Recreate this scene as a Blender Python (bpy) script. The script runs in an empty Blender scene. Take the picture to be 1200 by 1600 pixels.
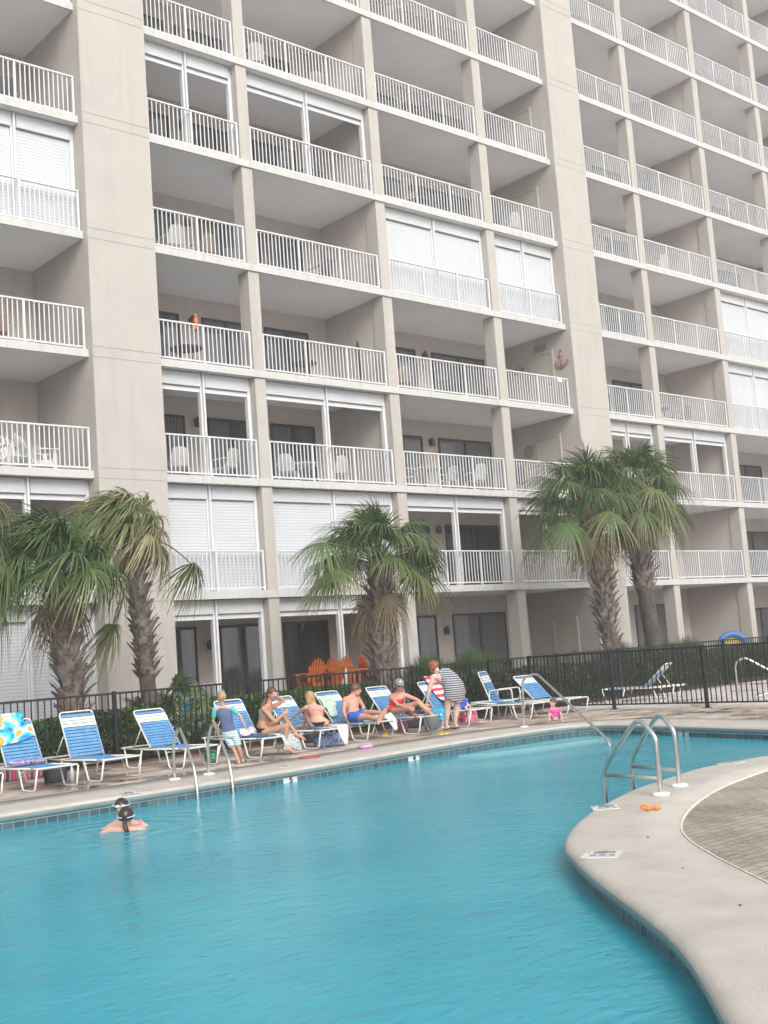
import bpy, bmesh, math, random
from mathutils import Vector as V, Matrix, noise as mnoise
random.seed(7)
S = bpy.context.scene
COL = S.collection
R = math.radians

# ---------------------------------------------------------------- camera
FPX = 1851.5; YAW = R(41.46); PIT = R(6.757); ROL = R(-4.271)
cy, sy, cp, sp = math.cos(YAW), math.sin(YAW), math.cos(PIT), math.sin(PIT)
cf = V((sy*cp, cy*cp, sp)); r0 = V((cy, -sy, 0)); u0 = r0.cross(cf)
cr = r0*math.cos(ROL) + u0*math.sin(ROL); cu = -r0*math.sin(ROL) + u0*math.cos(ROL)
CAM = V((0, -24.0, 1.55))
cam = bpy.data.objects.new('camera', bpy.data.cameras.new('camera')); COL.objects.link(cam)
M = Matrix((cr, cu, -cf)).transposed().to_4x4(); M.translation = CAM
cam.matrix_world = M
cam.data.sensor_fit = 'VERTICAL'; cam.data.sensor_height = 24; cam.data.sensor_width = 18
cam.data.lens = FPX/1600*24; cam.data.clip_start = .05; cam.data.clip_end = 2000
S.camera = cam

def ray(x, y): return cf + cr*((x-600)/FPX) - cu*((y-800)/FPX)
def gz(x, y, z=0.0):
    d = ray(x, y); return CAM + d*((z-CAM.z)/d.z)
def gy(x, y, Y):
    d = ray(x, y); return CAM + d*((Y-CAM.y)/d.y)
def gd(x, y, dep): return CAM + ray(x, y)*dep
def prj(p):
    d = V(p)-CAM; z = d.dot(cf)
    if z <= .1: return (-9999, -9999)
    return (600+FPX*d.dot(cr)/z, 800-FPX*d.dot(cu)/z)
def seen(p, m=60):
    x, y = prj(p); return -m < x < 1200+m and -m < y < 1600+m

# ---------------------------------------------------------------- light
W = bpy.data.worlds.new('World'); S.world = W; W.use_nodes = True
nt = W.node_tree; bg = nt.nodes['Background']
sky = nt.nodes.new('ShaderNodeTexSky'); sky.sky_type = 'NISHITA'; sky.sun_disc = False
SUN_EL, SUN_AZ = R(36), R(200)      # azimuth clockwise from +Y
sky.sun_elevation = SUN_EL; sky.sun_rotation = SUN_AZ; sky.air_density = 1.0; sky.dust_density = 5.0; sky.ozone_density = 1.0
hs = nt.nodes.new('ShaderNodeHueSaturation'); hs.inputs['Saturation'].default_value = .22
nt.links.new(sky.outputs[0], hs.inputs['Color']); nt.links.new(hs.outputs[0], bg.inputs['Color'])
bg.inputs['Strength'].default_value = .15
sl = bpy.data.lights.new('sun', 'SUN'); sl.energy = 0.85; sl.angle = R(40); sl.color = (1, .97, .93)
so = bpy.data.objects.new('sun', sl); COL.objects.link(so)
sd = V((math.sin(SUN_AZ)*math.cos(SUN_EL), math.cos(SUN_AZ)*math.cos(SUN_EL), math.sin(SUN_EL)))
so.rotation_euler = sd.to_track_quat('Z', 'Y').to_euler(); so.location = (0, -30, 40)
S.view_settings.view_transform = 'Standard'; S.view_settings.look = 'None'
S.view_settings.exposure = 0.74; S.view_settings.gamma = 1
try: S.view_settings.use_curve_mapping = False
except Exception: pass

# ---------------------------------------------------------------- helpers
def lin(c):
    return tuple(((x/255)/12.92 if x/255 <= .04045 else ((x/255+.055)/1.055)**2.4) for x in c)
def N(m, t, **k):
    n = m.node_tree.nodes.new(t)
    for a, b in k.items():
        if a in n.inputs: n.inputs[a].default_value = b
        else: setattr(n, a, b)
    return n
def mat(name, col, rough=.6, metal=0.0, var=.12, scale=6.0, bump=0.0, bscale=None, spec=.5, col2=None, detail=4, coord='Object'):
    """principled material whose colour wanders a little with noise"""
    m = bpy.data.materials.new(name); m.use_nodes = True
    L = m.node_tree.links; b = m.node_tree.nodes['Principled BSDF']
    b.inputs['Roughness'].default_value = rough; b.inputs['Metallic'].default_value = metal
    b.inputs['Specular IOR Level'].default_value = spec
    tc = N(m, 'ShaderNodeTexCoord'); no = N(m, 'ShaderNodeTexNoise', Scale=scale, Detail=detail, Roughness=.6)
    L.new(tc.outputs[coord], no.inputs['Vector'])
    r = N(m, 'ShaderNodeValToRGB'); e = r.color_ramp.elements
    c2 = col2 if col2 else tuple(c*(1-var) for c in col)
    c1 = col if col2 else tuple(min(1, c*(1+var*.6)) for c in col)
    e[0].position = .32; e[0].color = (*c2, 1); e[1].position = .68; e[1].color = (*c1, 1)
    L.new(no.outputs['Fac'], r.inputs[0]); L.new(r.outputs[0], b.inputs['Base Color'])
    if bump:
        n2 = N(m, 'ShaderNodeTexNoise', Scale=bscale or scale*6, Detail=3); L.new(tc.outputs[coord], n2.inputs['Vector'])
        bp = N(m, 'ShaderNodeBump', Strength=bump, Distance=.02); L.new(n2.outputs['Fac'], bp.inputs['Height']); L.new(bp.outputs[0], b.inputs['Normal'])
    return m

class MB:
    """collects geometry for ONE mesh"""
    def __init__(s): s.v = []; s.f = []; s.m = []; s.uv = {}; s.sm = set(); s.t = {}
    def face(s, pts, mi=0, smooth=False, uv=None):
        b = len(s.v); s.v += [tuple(p) for p in pts]; s.f.append(tuple(range(b, b+len(pts)))); s.m.append(mi)
        if smooth: s.sm.add(len(s.f)-1)
        if uv: s.uv[len(s.f)-1] = uv
    def grid(s, rows, mi=0, smooth=True, closeu=False, closev=False, cap=False):
        b = len(s.v); nr, nc = len(rows), len(rows[0])
        for r in rows: s.v += [tuple(p) for p in r]
        for i in range(nr-(0 if closev else 1)):
            for j in range(nc-(0 if closeu else 1)):
                i2, j2 = (i+1) % nr, (j+1) % nc
                s.f.append((b+i*nc+j, b+i*nc+j2, b+i2*nc+j2, b+i2*nc+j)); s.m.append(mi)
                if smooth: s.sm.add(len(s.f)-1)
        if cap:
            s.f.append(tuple(b+j for j in range(nc))[::-1]); s.m.append(mi)
            s.f.append(tuple(b+(nr-1)*nc+j for j in range(nc))); s.m.append(mi)
    def box(s, x0, x1, y0, y1, z0, z1, mi=0, mtx=None):
        P = [V(p) for p in ((x0,y0,z0),(x1,y0,z0),(x1,y1,z0),(x0,y1,z0),(x0,y0,z1),(x1,y0,z1),(x1,y1,z1),(x0,y1,z1))]
        if mtx: P = [mtx @ p for p in P]
        b = len(s.v); s.v += [tuple(p) for p in P]
        for f in ((0,3,2,1),(4,5,6,7),(0,1,5,4),(1,2,6,5),(2,3,7,6),(3,0,4,7)):
            s.f.append(tuple(b+i for i in f)); s.m.append(mi)
    def tube(s, pts, r, n=8, mi=0, closed=False, flat=None):
        """round tube through pts; r a number or list; flat = squash factor"""
        pts = [V(p) for p in pts]; rr = r if isinstance(r, (list, tuple)) else [r]*len(pts)
        rows = []; up = None
        for i, p in enumerate(pts):
            if closed: t = (pts[(i+1) % len(pts)]-pts[i-1])
            else: t = (pts[min(i+1, len(pts)-1)]-pts[max(i-1, 0)])
            if t.length < 1e-9: t = V((0, 0, 1))
            t.normalize()
            if up is None:
                up = V((0, 0, 1)) if abs(t.z) < .9 else V((0, 1, 0))
            a = t.cross(up)
            if a.length < 1e-6: a = t.cross(V((1, 0, 0)))
            a.normalize(); b2 = a.cross(t).normalized(); up = b2
            rows.append([p+(a*math.cos(2*math.pi*k/n)+b2*math.sin(2*math.pi*k/n)*(flat or 1))*rr[i] for k in range(n)])
        s.grid(rows, mi, True, closeu=True, closev=closed, cap=not closed)
    def ell(s, c, rx, ry, rz, mi=0, nu=12, nv=8, mtx=None):
        rows = []
        for i in range(nv+1):
            a = math.pi*i/nv - math.pi/2
            row = [V((rx*math.cos(a)*math.cos(2*math.pi*j/nu), ry*math.cos(a)*math.sin(2*math.pi*j/nu), rz*math.sin(a))) for j in range(nu)]
            rows.append([(mtx @ p if mtx else p)+V(c) for p in row])
        s.grid(rows, mi, True, closeu=True)
    def build(s, name, mats, parent=None, world=True, uvname=None, tint=None, bevel=0, merge=False):
        me = bpy.data.meshes.new(name); me.from_pydata(s.v, [], s.f)
        if not isinstance(mats, (list, tuple)): mats = [mats]
        for m in mats: me.materials.append(m)
        me.polygons.foreach_set('material_index', s.m)
        me.polygons.foreach_set('use_smooth', [i in s.sm for i in range(len(s.f))])
        if s.uv:
            ul = me.uv_layers.new(name='UVMap')
            for i, uv in s.uv.items():
                for li, c in zip(me.polygons[i].loop_indices, uv): ul.data[li].uv = c
        if tint is not None:
            at = me.attributes.new('tint', 'FLOAT', 'POINT'); at.data.foreach_set('value', tint)
        me.update()
        if merge:
            bm = bmesh.new(); bm.from_mesh(me); bmesh.ops.remove_doubles(bm, verts=bm.verts, dist=1e-4)
            bmesh.ops.recalc_face_normals(bm, faces=bm.faces); bm.to_mesh(me); bm.free()
        o = bpy.data.objects.new(name, me); COL.objects.link(o)
        if bevel:
            mo = o.modifiers.new('bevel', 'BEVEL'); mo.width = bevel; mo.segments = 2; mo.limit_method = 'ANGLE'
        if parent:
            o.parent = parent
            if world: o.matrix_parent_inverse = PINV[parent.name]
        return o
PINV = {}
def tag(o, label=None, cat=None, group=None, kind=None):
    if label: o['label'] = label
    if cat: o['category'] = cat
    if group: o['group'] = group
    if kind: o['kind'] = kind
    return o
def thing(name, label, cat, loc=(0, 0, 0), rz=0.0, group=None):
    o = bpy.data.objects.new(name, None); COL.objects.link(o); o.empty_display_size = .2
    o.location = loc; o.rotation_euler = (0, 0, rz)
    PINV[o.name] = (Matrix.Translation(V(loc)) @ Matrix.Rotation(rz, 4, 'Z')).inverted()
    return tag(o, label, cat, group)
def dup(o, loc, rz, label, group=None):
    def cc(a, par):
        c = a.copy(); COL.objects.link(c); c.parent = par
        for ch in KIDS.get(a.name, []): cc(ch, c)
        return c
    c = cc(o, None); c.location = loc; c.rotation_euler = (0, 0, rz); c['label'] = label
    if group: c['group'] = group
    return c
KIDS = {}
def regkids():
    KIDS.clear()
    for o in bpy.data.objects:
        if o.parent: KIDS.setdefault(o.parent.name, []).append(o)
def arc(c, r, a0, a1, n, ax, ay):
    return [V(c)+V(ax)*(r*math.cos(a0+(a1-a0)*i/n))+V(ay)*(r*math.sin(a0+(a1-a0)*i/n)) for i in range(n+1)]
def fillet(pts, r, n=5):
    """round the inner corners of a polyline"""
    pts = [V(p) for p in pts]; out = [pts[0]]
    for i in range(1, len(pts)-1):
        a, b, c = pts[i-1], pts[i], pts[i+1]
        d = min(r, (a-b).length*.48, (c-b).length*.48)
        p, q = b+(a-b).normalized()*d, b+(c-b).normalized()*d
        for k in range(n+1):
            t = k/n; out.append(p*(1-t)**2+b*2*t*(1-t)+q*t*t)
    out.append(pts[-1]); return out
def catmull(P, closed=True, step=.18):
    out = []; n = len(P)
    for i in range(n if closed else n-1):
        p0, p1, p2, p3 = (V(P[(i+k) % n]) if closed else V(P[max(0, min(n-1, i+k))]) for k in (-1, 0, 1, 2))
        m = max(1, int((p2-p1).length/step))
        for k in range(m):
            t = k/m
            out.append(.5*((2*p1)+(p2-p0)*t+(2*p0-5*p1+4*p2-p3)*t*t+(3*p1-p0-3*p2+p3)*t*t*t))
    if not closed: out.append(V(P[-1]))
    return out
def addmix(m, fac_sock, c1, c2, target):
    mx = N(m, 'ShaderNodeMix', data_type='RGBA'); L = m.node_tree.links
    L.new(fac_sock, mx.inputs[0])
    for s_, c in ((6, c1), (7, c2)):
        if isinstance(c, tuple): mx.inputs[s_].default_value = (*c, 1)
        else: L.new(c, mx.inputs[s_])
    L.new(mx.outputs[2], target); return mx

# ---------------------------------------------------------------- materials
def stucco(name, col, stain=.10):
    """painted stucco with fine grain and faint rain streaks"""
    m = mat(name, col, .85, var=.05, scale=1.2, bump=.25, bscale=90)
    L = m.node_tree.links; b = m.node_tree.nodes['Principled BSDF']
    src = b.inputs['Base Color'].links[0].from_socket
    tc = N(m, 'ShaderNodeTexCoord'); mp = N(m, 'ShaderNodeMapping'); mp.inputs['Scale'].default_value = (5, 5, .35)
    L.new(tc.outputs['Object'], mp.inputs[0]); n = N(m, 'ShaderNodeTexNoise', Scale=1.0, Detail=5); L.new(mp.outputs[0], n.inputs['Vector'])
    r = N(m, 'ShaderNodeMapRange'); r.inputs['From Min'].default_value = .5; r.inputs['From Max'].default_value = .8; r.inputs['To Max'].default_value = stain*3
    L.new(n.outputs['Fac'], r.inputs[0])
    addmix(m, r.outputs[0], src, tuple(c*.72 for c in col), b.inputs['Base Color'])
    return m
BEIGE = stucco('beige stucco', (.435, .408, .370), .13)
BEIGE2 = stucco('beige stucco wall', (.50, .455, .41))
FASC = stucco('white slab edge paint', (.52, .515, .49), .28)
CEIL = mat('grey ceiling paint', (.74, .735, .74), .9, var=.05, scale=.8)
WHITE = mat('white painted aluminium', (.63, .64, .65), .4, var=.04, scale=3)
WHITE2 = mat('white shutter box paint', (.54, .56, .57), .5, var=.06, scale=2)
DFRAME = mat('dark bronze frame', (.045, .045, .05), .4)
BLACK = mat('black painted steel', (.012, .012, .014), .45, var=.3, scale=20)
STEEL = mat('brushed stainless steel', (.66, .65, .63), .30, 1.0, var=.12, scale=30)
PLATE = mat('white plastic plate', (.78, .78, .76), .4, var=.03)
CREAM = mat('cream enamelled tube', (.66, .64, .59), .35, var=.06, scale=8)
def tubecol(n, c): return mat(n, c, .5)

def slats(name, col, pitch, dark=.55, bump=.6):
    """horizontal roller shutter slats, a groove every pitch metres"""
    m = mat(name, col, .5, var=.04, scale=2); L = m.node_tree.links; b = m.node_tree.nodes['Principled BSDF']
    src = b.inputs['Base Color'].links[0].from_socket
    tc = N(m, 'ShaderNodeTexCoord'); sx = N(m, 'ShaderNodeSeparateXYZ'); L.new(tc.outputs['Object'], sx.inputs[0])
    mu = N(m, 'ShaderNodeMath', operation='MULTIPLY'); mu.inputs[1].default_value = 1/pitch; L.new(sx.outputs['Z'], mu.inputs[0])
    fr = N(m, 'ShaderNodeMath', operation='FRACT'); L.new(mu.outputs[0], fr.inputs[0])
    pp = N(m, 'ShaderNodeMath', operation='PINGPONG'); pp.inputs[1].default_value = .5; L.new(fr.outputs[0], pp.inputs[0])
    gr = N(m, 'ShaderNodeMapRange'); gr.inputs['From Max'].default_value = .12; L.new(pp.outputs[0], gr.inputs[0])
    addmix(m, gr.outputs[0], tuple(c*dark for c in col), src, b.inputs['Base Color'])
    bp = N(m, 'ShaderNodeBump', Strength=bump, Distance=.01); L.new(pp.outputs[0], bp.inputs['Height']); L.new(bp.outputs[0], b.inputs['Normal'])
    return m
SLAT = slats('white roller slats', (.54, .56, .58), .075)

def glassmat(name, c1, c2, scale, ior=1.7):
    """window glass over curtains"""
    m = bpy.data.materials.new(name); m.use_nodes = True; L = m.node_tree.links; b = m.node_tree.nodes['Principled BSDF']
    b.inputs['Roughness'].default_value = .04; b.inputs['IOR'].default_value = ior
    tc = N(m, 'ShaderNodeTexCoord'); w = N(m, 'ShaderNodeTexWave', Scale=scale, Distortion=1.5, Detail=2); w.bands_direction = 'X'
    L.new(tc.outputs['Object'], w.inputs['Vector'])
    r = N(m, 'ShaderNodeValToRGB'); r.color_ramp.elements[0].color = (*c1, 1); r.color_ramp.elements[1].color = (*c2, 1)
    L.new(w.outputs['Fac'], r.inputs[0]); L.new(r.outputs[0], b.inputs['Base Color'])
    return m
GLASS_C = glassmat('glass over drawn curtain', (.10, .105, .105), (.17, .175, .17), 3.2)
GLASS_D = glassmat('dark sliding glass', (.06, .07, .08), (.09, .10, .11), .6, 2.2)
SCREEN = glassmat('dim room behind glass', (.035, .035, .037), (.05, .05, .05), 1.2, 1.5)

def pavers(name, cols, sx=.6, sy=.3, wet=.5, mort=(.25, .22, .19), grain=9):
    m = bpy.data.materials.new(name); m.use_nodes = True; L = m.node_tree.links; b = m.node_tree.nodes['Principled BSDF']
    tc = N(m, 'ShaderNodeTexCoord')
    br = N(m, 'ShaderNodeTexBrick'); br.inputs['Scale'].default_value = 1; br.inputs['Brick Width'].default_value = sx; br.inputs['Row Height'].default_value = sy
    br.inputs['Mortar Size'].default_value = .006; br.inputs['Color1'].default_value = (0, 0, 0, 1); br.inputs['Color2'].default_value = (1, 1, 1, 1); br.inputs['Mortar'].default_value = (.5, .5, .5, 1)
    L.new(tc.outputs['Object'], br.inputs['Vector'])
    r = N(m, 'ShaderNodeValToRGB'); el = r.color_ramp.elements; el[0].color = (*cols[0], 1); el[1].color = (*cols[-1], 1)
    for i, c in enumerate(cols[1:-1]):
        e = el.new((i+1)/(len(cols)-1)); e.color = (*c, 1)
    L.new(br.outputs['Color'], r.inputs[0])
    no = N(m, 'ShaderNodeTexNoise', Scale=grain, Detail=6); L.new(tc.outputs['Object'], no.inputs['Vector'])
    ov = N(m, 'ShaderNodeMix', data_type='RGBA', blend_type='MULTIPLY'); ov.inputs[0].default_value = .55
    L.new(r.outputs[0], ov.inputs[6]); nr = N(m, 'ShaderNodeMapRange'); nr.inputs['To Min'].default_value = .5; nr.inputs['To Max'].default_value = 1.4
    L.new(no.outputs['Fac'], nr.inputs[0]); L.new(nr.outputs[0], ov.inputs[7])
    mo = addmix(m, br.outputs['Fac'], ov.outputs[2], mort, b.inputs['Base Color'])
    # damp patches
    wn = N(m, 'ShaderNodeTexNoise', Scale=.8, Detail=5, Roughness=.65); L.new(tc.outputs['Object'], wn.inputs['Vector'])
    wr = N(m, 'ShaderNodeMapRange'); wr.inputs['From Min'].default_value = .47; wr.inputs['From Max'].default_value = .60; wr.inputs['To Max'].default_value = wet
    L.new(wn.outputs['Fac'], wr.inputs[0])
    dk = N(m, 'ShaderNodeMix', data_type='RGBA', blend_type='MULTIPLY'); L.new(wr.outputs[0], dk.inputs[0]); L.new(mo.outputs[2], dk.inputs[6]); dk.inputs[7].default_value = (.5, .42, .36, 1)
    L.new(dk.outputs[2], b.inputs['Base Color'])
    rr = N(m, 'ShaderNodeMapRange'); rr.inputs['From Max'].default_value = wet; rr.inputs['To Min'].default_value = .75; rr.inputs['To Max'].default_value = .16
    L.new(wr.outputs[0], rr.inputs[0]); L.new(rr.outputs[0], b.inputs['Roughness'])
    bp = N(m, 'ShaderNodeBump', Strength=.5, Distance=.004); iv = N(m, 'ShaderNodeMath', operation='SUBTRACT'); iv.inputs[0].default_value = 1
    L.new(br.outputs['Fac'], iv.inputs[1]); L.new(iv.outputs[0], bp.inputs['Height']); L.new(bp.outputs[0], b.inputs['Normal'])
    return m
PAVE = pavers('tan and brown deck pavers', [(.24, .16, .12), (.55, .48, .41), (.34, .25, .20), (.62, .56, .50), (.44, .34, .28)], .36, .24, .7)
PAVE2 = pavers('pale pavers behind the fence', [(.48, .43, .39), (.66, .62, .58), (.60, .54, .50)], .30, .20, .15)
PAVE3 = pavers('speckled grey brown island pavers', [(.33, .29, .235), (.40, .355, .295), (.365, .32, .265)], .20, .10, .45, (.13, .11, .09), 70)
CONC = mat('pale concrete coping', (.49, .455, .405), .7, var=.14, scale=2.6, bump=.45, bscale=110, detail=12)
PATIO = mat('patio concrete', (.42, .40, .37), .8, var=.15, scale=2, bump=.2)
MULCH = mat('brown mulch', (.10, .07, .055), .95, col2=(.045, .03, .024), scale=14, bump=1, bscale=50)
GROUND = mat('sandy ground', (.42, .39, .34), .9, var=.2, scale=1)
# ================================================================ SETTING: pool, decks
def struct(o): o['kind'] = 'structure'; return o
def xy(*pts): return [V((p[0], p[1], 0)) for p in pts]
FARW = [(-7, -10.15), (-1, -10.15), (3, -10.15), (5.85, -10.15), (8.5, -10.12), (10.8, -9.97), (13.0, -9.72), (14.2, -9.62), (15.4, -9.60), (16.3, -9.63), (16.85, -9.75), (17.05, -10.05), (17.03, -10.6),
        (16.9, -11.3), (16.6, -12.6), (16.25, -14.0), (15.85, -15.5), (15.6, -17), (15.4, -20), (14.4, -20.4)]
NEARW = [(13.9, -20), (13.8, -18), (13.6, -16.9), (13.2, -16.35), (12.6, -16.1), (11.54, -16.04), (10.88, -16.16), (9.89, -16.39), (9.11, -16.68), (8.33, -17.03), (7.52, -17.51), (7.05, -17.88), (6.76, -18.2),
         (6.45, -18.56), (6.05, -19.07), (5.66, -19.59), (5.3, -20.05), (4.93, -20.46), (4.36, -21.0), (3.5, -21.75), (2.2, -22.5), (.6, -22.9), (-2, -23.0), (-7, -23.0)]
pool = catmull([V((a, b, 0)) for a, b in FARW], False, .2) + catmull([V((a, b, 0)) for a, b in NEARW], False, .2)
n = len(pool)
def width_at(p):
    if p.y > -10.9 and p.x < 16.6: return 1.22
    if p.x > 15 and p.y > -16: return .92
    return .83
nor = []
for i in range(n):
    t = (pool[(i+1) % n]-pool[i-1]).normalized(); nor.append(V((t.y, -t.x, 0)))   # clockwise loop: outward is to the left
area = sum(pool[i].x*pool[(i+1) % n].y-pool[(i+1) % n].x*pool[i].y for i in range(n))
if area < 0: nor = [-q for q in nor]
wid = [width_at(p) for p in pool]
for _ in range(4): wid = [(wid[i-1]+wid[i]+wid[(i+1) % n])/3 for i in range(n)]
wid = [w*(1+.0*i) for i, w in enumerate(wid)]
for i in range(n):                                     # no folding over itself at tight bends
    pass
outer = [pool[i]+nor[i]*wid[i] for i in range(n)]
def smoothloop(l, k):
    for _ in range(k): l = [(l[i-1]+l[i]*2+l[(i+1) % len(l)])/4 for i in range(len(l))]
    return l
outer = smoothloop(outer, 6)
# coping with a bull-nosed lip
prof = [(0.012, -.108), (-.025, -.102), (-.048, -.082), (-.056, -.055), (-.052, -.028), (-.036, -.008), (-.01, .005), (.03, .010), (.10, .012)]
rows = []
for i in range(n):
    row = [pool[i]+nor[i]*a+V((0, 0, b)) for a, b in prof]
    ed = outer[i]+V((0, 0, .012)); row.append(row[-1].lerp(ed, .5)); row.append(ed); row.append(ed+V((0, 0, -.05)))
    rows.append(row)
mb = MB(); mb.grid(rows, 0, True, closev=True)
ncol = len(rows[0])-1
for fi in range(len(mb.m)):
    if fi % ncol < 4: mb.m[fi] = 1
NOSE = mat('damp coping lip with water reflection tint', (.21, .245, .235), .35, var=.12, scale=3, bump=.2, bscale=50)  # grey green mixes damp stain with water reflection painted into the colour
struct(mb.build('pool_coping', [CONC, NOSE]))
mb = MB()                                              # expansion joints across the coping
for i in [q for q in range(6, n, 17) if pool[q].y > -10.6]:
    a, o2 = pool[i]+nor[i]*.02, outer[i]; t = V((-nor[i].y, nor[i].x, 0))*.004
    mb.face([a-t+V((0,0,.0135)), a+t+V((0,0,.0135)), o2+t+V((0,0,.0145)), o2-t+V((0,0,.0145))])
struct(mb.build('coping_joints', JOINTM := mat('dark joint sealant', (.16, .145, .13), .9)))
# thin pale edging between coping and pavers
EDGE = mat('pale joint edging', (.62, .58, .53), .8, var=.2, scale=10)
rows = []
for i in range(n):
    d = (outer[i]-pool[i]).normalized()
    rows.append([outer[i]-d*.004+V((0, 0, .016)), outer[i]+d*.010+V((0, 0, .016)), outer[i]+d*.012+V((0, 0, -.02))])
mb = MB(); mb.grid(rows, 0, True, closev=True); struct(mb.build('coping_edging', EDGE))
# waterline tiles, then plaster
def tilemat():
    m = bpy.data.materials.new('blue grey waterline tile'); m.use_nodes = True; L = m.node_tree.links; b = m.node_tree.nodes['Principled BSDF']
    uv = N(m, 'ShaderNodeUVMap'); br = N(m, 'ShaderNodeTexBrick'); br.offset = 0
    for k, v in (('Scale', 1), ('Brick Width', .14), ('Row Height', .155), ('Mortar Size', .004)): br.inputs[k].default_value = v
    br.inputs['Color1'].default_value = (.05, .085, .10, 1); br.inputs['Color2'].default_value = (.10, .15, .17, 1); br.inputs['Mortar'].default_value = (.30, .38, .40, 1)
    L.new(uv.outputs[0], br.inputs['Vector'])
    no = N(m, 'ShaderNodeTexNoise', Scale=60, Detail=3); L.new(uv.outputs[0], no.inputs['Vector'])
    mx = N(m, 'ShaderNodeMix', data_type='RGBA', blend_type='OVERLAY'); mx.inputs[0].default_value = .8; L.new(br.outputs['Color'], mx.inputs[6]); L.new(no.outputs['Fac'], mx.inputs[7])
    L.new(mx.outputs[2], b.inputs['Base Color']); b.inputs['Roughness'].default_value = .25
    return m
TILE = tilemat(); GROUT = mat('white waterline grout', (.75, .8, .8), .6)
PLASTER = mat('pale aqua pool plaster', (.10, .58, .66), .8, var=.08, scale=1.5)
ZW = -.185
mb = MB(); s_ = 0
for i in range(n):
    a, b2 = pool[i], pool[(i+1) % n]; na, nb = nor[i], nor[(i+1) % n]; l = (b2-a).length
    z1, z0 = -.112, -.112-.155
    mb.face([a+V((0,0,z0)), b2+V((0,0,z0)), b2+V((0,0,z1)), a+V((0,0,z1))], 0, True, [(s_, 0), (s_+l, 0), (s_+l, .155), (s_, .155)])
    mb.face([a-na*.004+V((0,0,z1-.004)), b2-nb*.004+V((0,0,z1-.004)), b2-nb*.004+V((0,0,z1+.012)), a-na*.004+V((0,0,z1+.012))], 1)
    s_ += l
struct(mb.build('pool_tile_band', [TILE, GROUT]))
mb = MB()
DEEP = -1.45
rows = [[p+V((0,0,-.267)) for p in pool], [p+V((0,0,DEEP)) for p in pool]]
mb.grid(rows, 0, True, closeu=True)
o = mb.build('pool_basin', PLASTER)
bm = bmesh.new(); bm.from_mesh(o.data); es = [e for e in bm.edges if e.is_boundary and all(abs(v.co.z-DEEP) < 1e-4 for v in e.verts)]
bmesh.ops.triangle_fill(bm, edges=es, use_beauty=True); bm.to_mesh(o.data); bm.free(); struct(o)
# entry steps in the far corner, curved treads under the rail
STEPM = mat('white step plaster', (.85, .86, .82), .8, var=.05)
mb = MB()
for k, (x0, dy, z) in enumerate(((14.3, .50, -.225), (13.9, .95, -.30), (13.5, 1.45, -.40))):
    p = [V((x0-.5, -9.55, 0)), V((x0+.1, -9.55-dy*.75, 0)), V((x0+.9, -9.6-dy, 0)), V((16.2, -9.75-dy, 0)), V((17.0, -9.9-dy, 0)), V((17.0, -9.6, 0))]
    c = catmull(p, False, .2); m_ = V((15.6, -9.5, 0))
    top = [q+V((0, 0, z)) for q in c]; bot = [q+V((0, 0, -1.45)) for q in c]
    mb.grid([bot, top], 0, False); mb.face(top[::-1], 0)
    ed = [q+V((0, 0, z+.004)) for q in c]; inn = [q+(m_-q).normalized()*.05+V((0, 0, z+.004)) for q in c]
    mb.grid([ed[3:-2], inn[3:-2]], 1, False)
struct(mb.build('pool_steps', [STEPM, mat('dark step edge tile', (.03, .07, .10), .4)]))
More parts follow.
